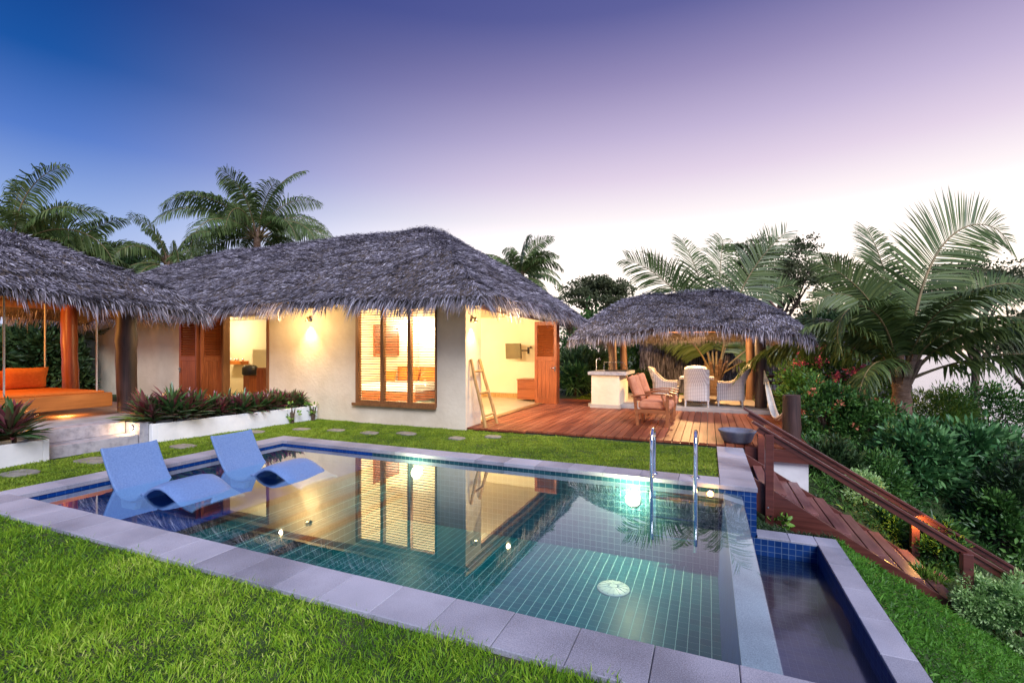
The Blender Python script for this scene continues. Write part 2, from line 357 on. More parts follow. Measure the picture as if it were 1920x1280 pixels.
M['palm_dry'] = leaf_mat('palm_leaf_dry', [(.1, (.10, .06, .03)), (1, (.32, .22, .12))], .7, .2)
M['bush'] = leaf_mat('bush_leaf', [(.1, (.012, .040, .010)), (.45, (.05, .14, .028)), (.8, (.13, .28, .05)), (1, (.26, .42, .10))], .4, .14)  # lowest stop, also in light and cool, paints the shadow between leaves
M['bush_light'] = leaf_mat('bush_leaf_light', [(.1, (.035, .09, .012)), (.45, (.13, .27, .03)), (1, (.38, .52, .09))], .45, .14)
M['bush_blue'] = leaf_mat('bush_leaf_cool', [(.1, (.014, .050, .016)), (.45, (.065, .19, .055)), (1, (.26, .47, .16))], .35, .14)
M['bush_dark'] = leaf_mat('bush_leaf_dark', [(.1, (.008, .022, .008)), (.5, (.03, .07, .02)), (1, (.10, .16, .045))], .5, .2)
M['silver'] = leaf_mat('pale_hedge_leaf', [(.1, (.10, .20, .05)), (.45, (.36, .58, .19)), (1, (.78, .92, .50))], .5, .3)
M['tree_leaf'] = leaf_mat('tree_leaf', [(.1, (.03, .045, .015)), (.5, (.11, .13, .05)), (1, (.28, .27, .13))], .55, .35)
M['rhoeo'] = leaf_mat('purple_green_leaf', [(.0, (.012, .035, .02)), (.42, (.09, .20, .06)), (.58, (.15, .05, .05)), (.74, (.30, .07, .11)), (.9, (.30, .32, .12)), (1, (.40, .42, .2))], .3, .2, 3, .6)
M['pink'] = leaf_mat('pink_petal', [(.1, (.55, .06, .16)), (1, (.85, .25, .38))], .6, .3)
M['coral'] = leaf_mat('coral_petal', [(.1, (.5, .12, .06)), (1, (.75, .3, .15))], .6, .3)
M['grass'] = leaf_mat('grass_blade', [(.05, (.03, .10, .006)), (.38, (.16, .34, .016)), (.68, (.36, .56, .035)), (1, (.78, .80, .24))], .55, .35, 1.1, .25)
M['grass_far'] = leaf_mat('grass_blade_far', [(.05, (.07, .15, .012)), (.4, (.19, .30, .024)), (.8, (.36, .46, .05)), (1, (.60, .58, .18))], .6, .3, 1.4, .2)
M['grass_slope'] = leaf_mat('grass_blade_slope', [(.1, (.03, .10, .010)), (.5, (.09, .27, .02)), (1, (.22, .46, .06))], .5, .35, 2, .3)
M['glow_warm'] = emit_mat('lamp_warm', (1, .72, .36), 14)
M['glow_amber'] = emit_mat('lamp_amber', (1, .32, .03), 4.5)
M['glow_pool'] = emit_mat('lamp_pool', (1, 1, .72), 12)
def water_mat(name, tint, f_ior=1.75, rough=.015, bump=.05, bsc=1.2, gain=1.0):
    m, nt, bs, out = mat_new(name); nt.nodes.remove(bs)
    fr = N(nt, 'ShaderNodeFresnel', {'IOR': f_ior})
    n = N(nt, 'ShaderNodeTexNoise', {'Vector': coords(nt, (1, 1, 1)), 'Scale': bsc, 'Detail': 2})
    b = N(nt, 'ShaderNodeBump', {'Height': n.outputs[0], 'Strength': bump, 'Distance': .02})
    nt.links.new(b.outputs[0], fr.inputs['Normal'])
    gl_ = N(nt, 'ShaderNodeBsdfGlossy', {'Color': (.9, 1, 1, 1), 'Roughness': rough, 'Normal': b.outputs[0]}); tr = N(nt, 'ShaderNodeBsdfTransparent', {0: tuple(tint)+(1,)})
    gm = nt.nodes.new('ShaderNodeNewGeometry'); fb = N(nt, 'ShaderNodeMath', {0: 1.0, 1: gm.outputs['Backfacing']}, operation='SUBTRACT'); fg = N(nt, 'ShaderNodeMath', {0: fr.outputs[0], 1: gain}, operation='MULTIPLY', use_clamp=True); fm = N(nt, 'ShaderNodeMath', {0: fg.outputs[0], 1: fb.outputs[0]}, operation='MULTIPLY')
    mxs = N(nt, 'ShaderNodeMixShader', {0: fm.outputs[0], 1: tr.outputs[0], 2: gl_.outputs[0]}); nt.links.new(mxs.outputs[0], out.inputs[0]); return m
M['water'] = water_mat('pool_water', (.80, .97, .97), 1.36, gain=2.5)
M['basin_water'] = water_mat('basin_water', (.4, .5, .52), 3.6, .16, .25, 2.5)
M['sea'] = noise_mat('sea', (.25, .27, .33), (.32, .33, .38), .05, .25, .2, bscale=.8, dist=.3, spec=.8)
def glass_mat():
    m, nt, bs, out = mat_new('window_glass'); nt.nodes.remove(bs)
    fr = N(nt, 'ShaderNodeFresnel', {'IOR': 1.45}); gl_ = N(nt, 'ShaderNodeBsdfGlossy', {'Roughness': .01}); tr = N(nt, 'ShaderNodeBsdfTransparent')
    mxs = N(nt, 'ShaderNodeMixShader', {0: fr.outputs[0], 1: tr.outputs[0], 2: gl_.outputs[0]}); nt.links.new(mxs.outputs[0], out.inputs[0]); return m
M['glass'] = glass_mat()

def lamp(name, kind, loc, energy, col=(1, .72, .40), size=.05, parent=None, **k):
    l = bpy.data.lights.new(name, kind); o = bpy.data.objects.new(name, l); COL.objects.link(o)
    l.energy = energy; l.color = col; o.location = loc
    if kind == 'AREA': l.size = size
    else: l.shadow_soft_size = size
    for a, b in k.items():
        if a == 'aim': o.rotation_euler = (Vector(loc) - Vector(b)).to_track_quat('Z', 'Y').to_euler()
        else: setattr(l, a, b)
    if parent is not None:
        o.parent = parent
        if parent.name in OFF: o.location = Vector(loc) - OFF[parent.name]
    return o
# ------------------------------------------------------------------ terrain and sea
def sst(a, b, x):
    t = np.clip((np.asarray(x, float)-a)/(b-a), 0, 1); return t*t*(3-2*t)
def H(x, y):
    x = np.asarray(x, float); y = np.asarray(y, float)
    near = 1 - sst(7.6, 11.5, y)
    x0 = 1.25 + .5*sst(7.8, 8.3, y)
    z = -np.where(near > 0, .02, .02) - near*(.49*sst(.34, .47, x)*(1-sst(11, 12, y)) + .60*np.maximum(x-x0, 0)*1.0) - (1-near)*.10*np.maximum(x-2.5, 0)
    z = z - .30*sst(5.95, 6.4, y)*(1-sst(8.0, 9.0, y))*sst(.45, 1.0, x)
    z = z - .38*np.maximum(x-5.0, 0)*(1-.35*(1-near)) - .10*np.maximum(x-7.5, 0)*(y > -99)
    z = z + .05*np.sin(x*1.7+y*.9)*np.cos(y*1.3-x*.4)*sst(1.6, 3.0, x)
    z = z - .03*np.maximum(y-24, 0)*sst(-5, 8, x)
    return np.maximum(z, -13)
def lines(segs):
    o = []
    for a, b, n in segs: o += list(np.linspace(a, b, n, endpoint=False))
    return np.array(o + [segs[-1][1]])
gx = lines([(-400, -60, 8), (-60, -19, 8), (-19, -6.9, 10), (-6.9, .30, 8), (.30, .49, 4), (.49, 1.16, 3), (1.16, 1.24, 2), (1.24, 1.5, 3), (1.5, 14, 60), (14, 60, 20), (60, 600, 12)])
gy = lines([(-60, -4, 8), (-4, 1.95, 10), (1.95, 2.3, 2), (2.3, 5.85, 14), (5.85, 14, 36), (14, 40, 40), (40, 120, 14), (120, 900, 10)])
X, Y = np.meshgrid(gx, gy, indexing='ij'); Z = H(X, Y)
nx, ny = len(gx), len(gy); idx = np.arange(nx*ny).reshape(nx, ny)
q = np.stack([idx[:-1, :-1], idx[1:, :-1], idx[1:, 1:], idx[:-1, 1:]], -1)
cxm = (gx[:-1]+gx[1:])/2; cym = (gy[:-1]+gy[1:])/2; CX, CY = np.meshgrid(cxm, cym, indexing='ij')
keep = ~(((CX > -6.9) & (CX < .30) & (CY > 2.3) & (CY < 5.85)) | ((CX > .30) & (CX < 1.16) & (CY > 1.95) & (CY < 5.85)))
o = raw('ground', np.stack([X, Y, Z], -1).reshape(-1, 3), [q[keep]], M['ground'], smooth=True); tag(o, kind='structure')
mb = MB(); mb.add([(-3000, -600, -11.5), (4000, -600, -11.5), (4000, 5000, -11.5), (-3000, 5000, -11.5)], [(0, 1, 2, 3)])
tag(mb.build('sea', M['sea']), kind='structure')

# ------------------------------------------------------------------ swimming pool
PX0, PX1, PY0, PY1 = -6.63, .34, 2.46, 5.75; WZ = -.065
pool = thing('swimming_pool', 'long rectangular infinity pool lined with blue green tiles beside the lawn', 'swimming pool', (-3, 4, 0), world=True)
def sheet_quads(mb, qs):
    for q_ in qs: mb.add(q_, [(0, 1, 2, 3)])
steps = [(PX0, -4.75, -.26), (-4.75, -4.47, -.42), (-4.47, -4.19, -.60)]
ZF = -.98
mb = MB()
x0, x1, z1 = steps[0]; mb.add([(PX0, PY0, z1), (x1, PY0, z1), (x1, PY1, z1), (PX0, PY1, z1)], [(0, 1, 2, 3)])
mb.add([(PX0, PY0, z1), (PX0, PY1, z1), (PX0, PY1, -.03), (PX0, PY0, -.03)], [(0, 1, 2, 3)])
for yy in (PY0, PY1): mb.add([(PX0, yy, z1), (x1, yy, z1), (x1, yy, -.03), (PX0, yy, -.03)], [(0, 1, 2, 3)])
mb.build('shallow_shelf', M['tile'], pool, fix=False)
mb = MB()
for i in (1, 2):
    a, b, z = steps[i]; pz = steps[i-1][2]
    mb.add([(a, PY0, z), (b, PY0, z), (b, PY1, z), (a, PY1, z)], [(0, 1, 2, 3)]); mb.add([(a, PY0, z), (a, PY1, z), (a, PY1, pz), (a, PY0, pz)], [(0, 1, 2, 3)])
b = steps[2][1]; mb.add([(b, PY0, ZF), (b, PY1, ZF), (b, PY1, -.6), (b, PY0, -.6)], [(0, 1, 2, 3)])
mb.build('pool_steps', M['tile_deep'], pool, fix=False)
mb = MB(); mb.add([(b, PY0, ZF), (.10, PY0, ZF), (.10, PY1, ZF), (b, PY1, ZF)], [(0, 1, 2, 3)]); mb.build('pool_floor', M['tile_deep'], pool, fix=False)
for yy in (PY0, PY1):
    mb = MB(); mb.add([(-4.75, yy, ZF), (.1, yy, ZF), (.1, yy, -.03), (-4.75, yy, -.03)], [(0, 1, 2, 3)])
    mb.build('pool_wall', M['tile_wall'], pool, fix=False)
for x_, z_ in ((-4.75, -.26), (-4.47, -.42), (-4.19, -.60)):
    mb = MB(); mb.box(x_-.055, x_+.004, PY0+.002, PY1-.002, z_-.05, z_+.004); mb.build('step_nosing', M['tile_edge'], pool)
mb = MB(); mb.prism([(.16, -1.5), (.34, -1.5), (.34, WZ-.034), (.16, WZ-.012)], 'y', 2.0, PY1-.002); mb.add([(.10, PY0, ZF), (.10, PY1, ZF), (.16, PY1, WZ-.012), (.16, PY0, WZ-.012)], [(0, 1, 2, 3)])
mb.build('infinity_edge', M['tile_navy'], pool, bevel=.004, fix=False)
mb = MB(); mb.box(.342, .488, PY1, 8.05, -1.6, -.03); mb.box(.10, .342, PY1+.004, 5.95, -1.6, -.03); mb.build('return_wall', M['tile_navy'], pool)
# coping slabs
def slabs(name, rects, z, th, parent, gap=.004, mat='coping'):
    V, F, rn = [], [], []
    for x0, x1, y0, y1 in rects:
        n = len(V); x0 += gap/2; x1 -= gap/2; y0 += gap/2; y1 -= gap/2; c = .004; zz = z + RNG.uniform(-.0012, .0012)
        V += [(x0, y0, z-th), (x1, y0, z-th), (x1, y1, z-th), (x0, y1, z-th), (x0, y0, zz-c), (x1, y0, zz-c), (x1, y1, zz-c), (x0, y1, zz-c), (x0+c, y0+c, zz), (x1-c, y0+c, zz), (x1-c, y1-c, zz), (x0+c, y1-c, zz)]
        F += [(n, n+3, n+2, n+1), (n+8, n+9, n+10, n+11)] + [(n+i, n+(i+1) % 4, n+4+(i+1) % 4, n+4+i) for i in range(4)] + [(n+4+i, n+4+(i+1) % 4, n+8+(i+1) % 4, n+8+i) for i in range(4)]
        rn += [RNG.random()]*12
    return raw(name, V, [F], M[mat], parent, rnd=rn, smooth=False)
rects = []
xs = [-.25+.385*k for k in range(-18, 6)]
xs = [-6.98] + [x for x in xs if -6.9 < x < 1.2] + [1.25]
for a, b_ in zip(xs[:-1], xs[1:]): rects.append((a, b_, 2.13, 2.47))
ys = list(np.linspace(2.47, 5.74, 9))
for a, b_ in zip(ys[:-1], ys[1:]): rects.append((-6.98, -6.62, a, b_))
xs2 = list(np.linspace(-6.98, .12, 17))
for a, b_ in zip(xs2[:-1], xs2[1:]): rects.append((a, b_, 5.74, 6.08))
ys = list(np.linspace(5.74, 8.06, 7))
for a, b_ in zip(ys[:-1], ys[1:]): rects.append((.12, .50, a, b_))
slabs('coping', rects, .012, .05, pool)
mb = MB(); mb.box(-7.0, .13, 2.15, 2.455, -.5, -.045); mb.box(-6.96, -6.64, 2.455, 5.755, -.5, -.045); mb.box(-6.96, .12, 5.755, 6.05, -.5, -.045)
mb.build('coping_bed', M['slab'], pool)
mb = MB(); mb.prism([(.155, WZ-.011), (.155, WZ-.03), (.343, WZ-.05), (.343, WZ-.033)], 'y', 2.475, PY1-.004); mb.build('edge_sheen_cap', M['coping'], pool)  # smooth edge top; its pale stone stands in for sky reflected there
M['drain'] = noise_mat('drain_plastic', (.30, .36, .32), (.42, .48, .42), 5, .5, 0)
# drain and lights
dr = at(1150, 1); f_ = (CAM_H-ZF)*FPX/(1103-HZ); dp = at(1150, f_, z=ZF)
mb = MB(); mb.lathe((dp.x, dp.y, ZF+.004), [(0, .03), (.07, .028), (.13, .018), (.165, .006), (.17, 0), (0, 0)], 28)
for k in range(14):
    t = 2*PI*k/14; mb.beam((dp.x+.04*math.cos(t), dp.y+.04*math.sin(t), ZF+.036), (dp.x+.15*math.cos(t), dp.y+.15*math.sin(t), ZF+.018), .008, .008)
mb.build('drain_cover', M['drain'], pool)
for u in (1187, 782):
    # on the far wall
    r_ = (u-960)/FPX; x_ = (r_*CT-ST)*PY1/(CT+r_*ST); 
    mb = MB(); mb.tube([(x_, PY1-.001, -.27), (x_, PY1-.03, -.27)], [.10, .085], 20); pl = mb.build('pool_light', M['white'], pool)
    mb = MB(); mb.tube([(x_, PY1-.028, -.27), (x_, PY1-.036, -.27)], [.055, .05], 20); mb.build('lamp_glass', M['glow_pool'], pl)
    lamp('pool_lamp_light', 'POINT', (x_, PY1-.17, -.22), 85 if u > 1000 else 26, (1.0, .90, .50), .03, pl)
for yl in ((-.9, 2.52), (-3.6, 2.52)):   # unseen lamps added in the near wall to fill the pool with teal light
    mb = MB(); mb.tube([(yl[0], PY0+.001, -.4), (yl[0], PY0+.03, -.4)], [.10, .085], 20); pl = mb.build('pool_light', M['white'], pool)
    lamp('pool_lamp_light', 'POINT', (yl[0], PY0+.25, -.35), 9, (.70, 1.0, .85), .08, pl)
mb = MB(); mb.add([(PX0, PY0, WZ), (.16, PY0, WZ), (.16, PY1, WZ), (PX0, PY1, WZ)], [(0, 1, 2, 3)]); mb.add([(.16, PY0, WZ), (.345, PY0, WZ-.022), (.345, PY1, WZ-.022), (.16, PY1, WZ)], [(0, 1, 2, 3)])
tag(mb.build('water', M['water'], fix=False), kind='structure')
# amber step light shining on the far wall
p = Vector((.0, 0, 0))
# overflow basin
basin = thing('overflow_basin', 'narrow lower basin with blue tiles and grey coping catching the infinity edge', 'basin', (.8, 4, -.5), world=True)
mb = MB(); bz = -1.25
mb.add([(.342, 2.0, bz), (1.05, 2.0, bz), (1.05, 5.70, bz), (.342, 5.70, bz)], [(0, 1, 2, 3)])
mb.add([(1.05, 2.0, bz), (1.05, 5.70, bz), (1.05, 5.70, -.52), (1.05, 2.0, -.52)], [(0, 1, 2, 3)])
mb.add([(.342, 5.70, bz), (1.05, 5.70, bz), (1.05, 5.70, -.52), (.342, 5.70, -.52)], [(0, 1, 2, 3)])
mb.box(1.07, 1.235, 2.0, 5.92, -1.7, -.535); mb.box(.49, 1.068, 5.72, 5.92, -1.7, -.535)
mb.build('basin_wall', M['tile_navy'], basin, fix=False)
rects = [(.49, .80, 5.70, 5.94), (.80, 1.05, 5.70, 5.94), (1.05, 1.26, 5.70, 5.94)]
ys = list(np.linspace(1.9, 5.70, 9)); rects += [(1.05, 1.26, a, b_) for a, b_ in zip(ys[:-1], ys[1:])]
slabs('basin_coping', rects, -.50, .035, basin)
mb = MB(); mb.add([(.342, 2.0, -.70), (1.05, 2.0, -.70), (1.05, 5.70, -.70), (.342, 5.70, -.70)], [(0, 1, 2, 3)])
tag(mb.build('basin_water', M['basin_water'], fix=False), kind='structure')

# ------------------------------------------------------------------ thatched roofs
def hip_roof(parent, x0, x1, y0, y1, ze, zr, rx0, rx1, ry0, ry1, dens=420, bulge=.1, droop=.12, fr=.38, thick=.16, frn=230, name='roof', L=.3, W=.03, cut=None):
    def hgt(x, y):
        x = np.asarray(x, float); y = np.asarray(y, float)
        ts = [(x-x0)/(rx0-x0), (x1-x)/(x1-rx1), (y-y0)/(ry0-y0), (y1-y)/(y1-ry1)]
        ts = [np.clip(t, 1e-3, 1.05) for t in ts]; p = 15.0
        t = sum(q**-p for q in ts)**(-1/p); t = np.clip(t, 0, 1)
        cx = np.abs((x-(x0+x1)/2)/((x1-x0)/2)); cy = np.abs((y-(y0+y1)/2)/((y1-y0)/2))
        z = ze + (zr-ze)*(t + bulge*np.sin(PI*t)) - droop*(cx*cy)**4
        z = z + .035*np.sin(x*1.9+y*.7)*np.sin(y*2.1-x*.5) + .02*np.sin(x*5.1+1)*np.sin(y*4.3)
        if cut is not None: z = z + cut(x, y)
        return z
    nu = max(12, int((x1-x0)/.22)); nv = max(12, int((y1-y0)/.22))
    U, V_ = np.meshgrid(np.linspace(x0, x1, nu), np.linspace(y0, y1, nv), indexing='ij')
    top = np.stack([U, V_, hgt(U, V_)-.02], -1).reshape(-1, 3); bot = np.stack([x0+.08+(U-x0)*(x1-x0-.16)/(x1-x0), y0+.08+(V_-y0)*(y1-y0-.16)/(y1-y0), hgt(U, V_)-thick], -1).reshape(-1, 3)
    ii = np.arange(nu*nv).reshape(nu, nv); q1 = np.stack([ii[:-1, :-1], ii[1:, :-1], ii[1:, 1:], ii[:-1, 1:]], -1).reshape(-1, 4); q2 = q1[:, ::-1] + nu*nv
    per = list(ii[:, 0]) + list(ii[-1, 1:]) + list(ii[-2::-1, -1]) + list(ii[0, -2:0:-1]); per = np.array(per)
    q3 = np.stack([per, np.roll(per, -1), np.roll(per, -1)+nu*nv, per+nu*nv], -1)
    rf = raw(name, np.concatenate([top, bot]), [q1, q2, q3], M['thatch_base'], parent, smooth=True)
    # layered leaves
    A = (x1-x0)*(y1-y0); n = int(A*dens)
    x = RNG.uniform(x0, x1, n); y = RNG.uniform(y0, y1, n)
    ly, dy_ = ld(x, y)
    k = np.ones(n, bool)
    x, y = x[k], y[k]; n = len(x); e = .04
    gx_ = (hgt(x+e, y)-hgt(x-e, y))/(2*e); gy_ = (hgt(x, y+e)-hgt(x, y-e))/(2*e)
    D = np.stack([-gx_, -gy_, -(gx_**2+gy_**2)], -1); sl = np.linalg.norm(D, axis=1)
    Nn = norm(np.stack([-gx_, -gy_, np.ones(n)], -1))
    flat = sl < .12; D[flat] = rand_dir(flat.sum())*[1, 1, .1]
    D = norm(D); D = norm(D + RNG.normal(size=(n, 3))*.28 + Nn*RNG.uniform(.02, .30, n)[:, None])
    S = norm(np.cross(D, Nn) + RNG.normal(size=(n, 3))*.45)
    P = np.stack([x, y, hgt(x, y)], -1) - Nn*.02
    Ls = RNG.uniform(.6, 1.35, n)*L; B1 = blades(P, D, S, Ls, RNG.uniform(.7, 1.3, n)*W, .15)
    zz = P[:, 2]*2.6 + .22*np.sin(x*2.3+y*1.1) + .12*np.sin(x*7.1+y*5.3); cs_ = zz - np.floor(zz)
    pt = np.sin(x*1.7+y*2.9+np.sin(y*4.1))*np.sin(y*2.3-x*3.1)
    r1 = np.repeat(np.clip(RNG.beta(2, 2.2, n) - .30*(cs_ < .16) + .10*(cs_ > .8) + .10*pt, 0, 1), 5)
    # ragged fringe at the eaves
    per_len = 2*((x1-x0)+(y1-y0)); m = int(per_len*frn); s = RNG.uniform(0, per_len, m); a, b_ = x1-x0, y1-y0
    fx = np.empty(m); fy = np.empty(m); ox = np.zeros(m); oy = np.zeros(m)
    for lo, ln, fn in ((0, a, 0), (a, b_, 1), (a+b_, a, 2), (2*a+b_, b_, 3)):
        q = (s >= lo) & (s < lo+ln); tt = s[q]-lo
        if fn == 0: fx[q] = x0+tt; fy[q] = y0; oy[q] = -1
        if fn == 1: fx[q] = x1; fy[q] = y0+tt; ox[q] = 1
        if fn == 2: fx[q] = x1-tt; fy[q] = y1; oy[q] = 1
        if fn == 3: fx[q] = x0; fy[q] = y1-tt; ox[q] = -1
    ins = RNG.uniform(-.03, .30, m)**1.0; px_ = fx-ox*ins; py_ = fy-oy*ins
    tuft = .75 + .35*np.sin(s*7.3+np.sin(s*2.1)*3) * np.sin(s*3.1)
    P2 = np.stack([px_, py_, hgt(np.clip(px_, x0, x1), np.clip(py_, y0, y1)) - RNG.uniform(.0, thick, m)], -1)
    outw = np.clip(1.1-ins*3.2, .12, 1)
    D2 = np.stack([ox*outw*.8, oy*outw*.8, -np.ones(m)], -1) + RNG.normal(size=(m, 3))*.17
    S2 = np.stack([-oy, ox, np.zeros(m)], -1) + RNG.normal(size=(m, 3))*.5
    B2 = blades(P2, D2, S2, fr*RNG.uniform(.45, 1.1, m)*tuft, RNG.uniform(.7, 1.3, m)*W, .45)
    r2 = np.repeat(np.clip(RNG.beta(2, 2.4, m), 0, 1), 5)
    # clumps along ridge and hips
    o1 = raw('thatch_leaves', np.concatenate([B1[0], B2[0]]), [np.concatenate([B1[1], B2[1]+len(B1[0])]), np.concatenate([B1[2], B2[2]+len(B1[0])])], M['thatch'], rf, rnd=np.concatenate([r1, r2]))
    # ridge cap
    m = int((abs(rx1-rx0)+abs(ry1-ry0)+.6)*260); t = RNG.uniform(-.08, 1.08, m)
    cx_ = rx0+(rx1-rx0)*t; cy_ = ry0+(ry1-ry0)*t; P3 = np.stack([cx_+RNG.normal(size=m)*.05, cy_+RNG.normal(size=m)*.05, hgt(cx_, cy_)+.02+RNG.uniform(0, .07, m)], -1)
    sg = RNG.choice([-1., 1.], m); D3 = np.stack([sg*(0 if abs(rx1-rx0) > abs(ry1-ry0) else 1)*np.ones(m), sg*(1 if abs(rx1-rx0) > abs(ry1-ry0) else 0)*np.ones(m), -.35*np.ones(m)], -1) + RNG.normal(size=(m, 3))*.35
    B3 = blades(P3, D3, rand_dir(m), L*RNG.uniform(.5, 1, m), W, .3)
    raw('ridge_cap', B3[0], [B3[1], B3[2]], M['thatch'], rf, rnd=np.repeat(RNG.beta(2, 2, m), 5))
    return rf, hgt

# ------------------------------------------------------------------ house
house = thing('thatched_house', 'low white rendered house with grey palm thatch roof and lit rooms', 'house', (-11, 8, 0), world=True)
WX0, WX1, WY0, WY1, WT, WH = -18.0, -4.35, 8.0, 13.75, .18, 2.75
DX0, DX1, DZ = -11.3, -9.67, 2.46
NX0, NX1, NZ0, NZ1 = -7.05, -5.0, .40, 2.50
OY0, OY1, OZ = 8.66, 13.0, 2.40
def wallbox(*b): MB().box(*b).build('wall', M['plaster'], house)
mb = MB()
mb.box(WX0, DX0, WY0, WY0+WT, -.1, WH); mb.box(DX1, NX0, WY0, WY0+WT, -.1, WH); mb.box(NX1, WX1-.003, WY0, WY0+WT, -.1, WH)
mb.box(DX0, DX1, WY0, WY0+WT, DZ, WH); mb.box(NX0, NX1, WY0, WY0+WT, -.1, NZ0); mb.box(NX0, NX1, WY0, WY0+WT, NZ1, WH)
fw = mb.build('front_wall', M['plaster'], house)
mb = MB(); mb.box(WX1-WT, WX1, WY0-.003, OY0, -.1, WH); mb.box(WX1-WT, WX1, OY0, OY1, OZ+.10, WH); mb.box(WX1-WT, WX1, OY1, WY1+.2, -.1, WH); mb.build('side_wall', M['plaster'], house)
mb = MB(); mb.box(WX0, WX1-WT-.003, WY1, WY1+.2, -.1, WH); mb.box(WX0-.1, WX0, WY0, WY1+.2, -.1, WH); mb.build('back_wall', M['plaster_in'], house)
mb = MB(); mb.box(-9.45, -9.33, WY0+WT+.01, WY1-.01, 0, 2.62); mb.build('partition_wall', M['plaster_in'], house)
mb = MB(); mb.box(WX0+.01, WX1-.19, WY0+WT+.005, WY1-.005, -.1, .045); mb.build('inside_floor', M['floor_in'], house)
mb = MB(); mb.box(WX0+.01, WX1-.19, WY0+WT+.005, WY1-.005, 2.62, 2.70); mb.build('ceiling', M['plaster_in'], house)
mb = MB(); mb.box(-9.32, WX1-.19, WY1-.03, WY1-.002, .045, .19); mb.build('skirting', M['bamboo'], house)
rf, hh = hip_roof(house, -18.95, -3.5, 7.0, 14.75, 2.56, 5.02, -15.4, -7.1, 10.85, 10.86, dens=2300, bulge=.05, L=.14, W=.013, fr=.36, frn=460)
mb = MB(); mb.box(WX0, WX1, WY0-.06, WY0-.004, 2.56, 2.66); mb.box(WX1+.004, WX1+.06, WY0, WY1, 2.52, 2.62)
mb.build('wall_plate', M['frame_wood'], house)
# window
wf = MB()
for xx, w in ((NX0+.035, .07), (NX0+.70, .075), (NX0+1.385, .075), (NX1-.03, .03)): wf.box(xx-w/2, xx+w/2, WY0-.02, WY0+.09, NZ0+.075, NZ1-.075)
wf.box(NX0, NX1, WY0-.02, WY0+.09, NZ0, NZ0+.075); wf.box(NX0, NX1, WY0-.02, WY0+.09, NZ1-.075, NZ1)
win = wf.build('window', M['frame_wood'], house, bevel=.004)
mb = MB(); mb.box(NX0-.06, NX1+.0, WY0-.075, WY0-.022, NZ0-.045, NZ0+.012); mb.build('window_sill', M['frame_wood'], win, bevel=.004)
for a, b_ in ((NX0+.075, NX0+.66), (NX0+.74, NX0+1.345), (NX0+1.425, NX1-.065)):
    mb = MB(); z = NZ0+.11
    while z < NZ1-.09:
        mb.box(a, b_, -.010, .010, -.0062, .0062, Matrix.Translation((0, WY0+.04, z+RNG.normal()*.0015)) @ Matrix.Rotation(R(8), 4, 'X')); z += .0525
    mb.build('louvre_blades', M['dark_metal'], win)
# doorway at the front
df = MB(); df.box(DX0, DX0+.06, WY0-.03, WY0+.15, .05, DZ); df.box(DX1-.07, DX1, WY0-.03, WY0+.15, .05, DZ); df.box(DX0+.06, DX1-.07, WY0-.03, WY0+.15, DZ-.07, DZ)
df.build('door_frame', M['frame_wood'], house, bevel=.004)
def leaf(name, w, h, mat, parent, loc, rz, louvre=True, handle=True):
    """louvred leaf built in local x, then placed"""
    mtx = Matrix.Translation(loc) @ Matrix.Rotation(rz, 4, 'Z')
    def add(mb, *b): mb.box(*b, m=mtx)
    mb = MB(); t = .022
    add(mb, 0, .085, -t, t, 0, h); add(mb, w-.085, w, -t, t, 0, h)
    for z0, z1 in ((0, .16), (h*.52, h*.52+.13), (h-.11, h)): add(mb, .085, w-.085, -t, t, z0, z1)
    d = mb.build(name, mat, parent, bevel=.004)
    mb = MB(); k = 4; 
    for i in range(k): 
        a = .085+(w-.17)*i/k; add(mb, a+.002, a+(w-.17)/k-.002, -.012, .012, .16, h*.52)
    mb.build('board_panel', mat, d)
    mb = MB(); z = h*.52+.13
    while z < h-.12:
        mb.box(.085, w-.085, -.042, .042, -.004, .004, mtx @ Matrix.Translation((0, 0, z+.02)) @ Matrix.Rotation(R(40), 4, 'X')); z += .062
    mb.build('louvres', mat, d)
    if handle:
        mb = MB(); hx = w-.05 if handle == 1 else .05; sgn = -1 if handle == 1 else 1
        mb.box(hx-.018, hx+.018, -.032, -.022, 1.0-.07, 1.0+.07, mtx); mb.tube([mtx @ Vector((hx, -.03, 1.02)), mtx @ Vector((hx, -.07, 1.02)), mtx @ Vector((hx+sgn*.12, -.07, 1.02))], .009, 8)
        mb.build('door_handle', M['steel'], d)
    return d
# folded leaves at the side opening
leaf('folding_door', .66, 2.34, M['red_wood'], house, (-4.60, 12.60, .035), 0, handle=1)
leaf('folding_door', .66, 2.34, M['red_wood'], house, (-4.60, 12.68, .035), 0, handle=0)
leaf('folding_door', .66, 2.34, M['red_wood'], house, (-4.60, 12.76, .035), 0, handle=0)
leaf('folding_door', .66, 2.34, M['red_wood'], house, (-4.60, 12.84, .035), 0, handle=0)
# folded leaves at the front opening
leaf('folding_door', .98, 2.36, M['red_wood'], house, (-12.50, 7.70, .05), 0, handle=2)
leaf('folding_door', .60, 2.36, M['red_wood'], house, (-11.42, 7.40, .05), R(90), handle=0)
leaf('folding_door', .60, 2.36, M['red_wood'], house, (-11.34, 7.46, .05), R(92), handle=0)
mb = MB(); mb.box(WX1-.13, WX1-.05, OY0, OY1, OZ, OZ+.097); mb.box(WX1-.13, WX1-.05, OY1-.07, OY1, .05, OZ); mb.box(WX1-.16, WX1+.01, OY0, OY1, .02, .055)
mb.build('side_door_frame', M['frame_wood'], house, bevel=.003)
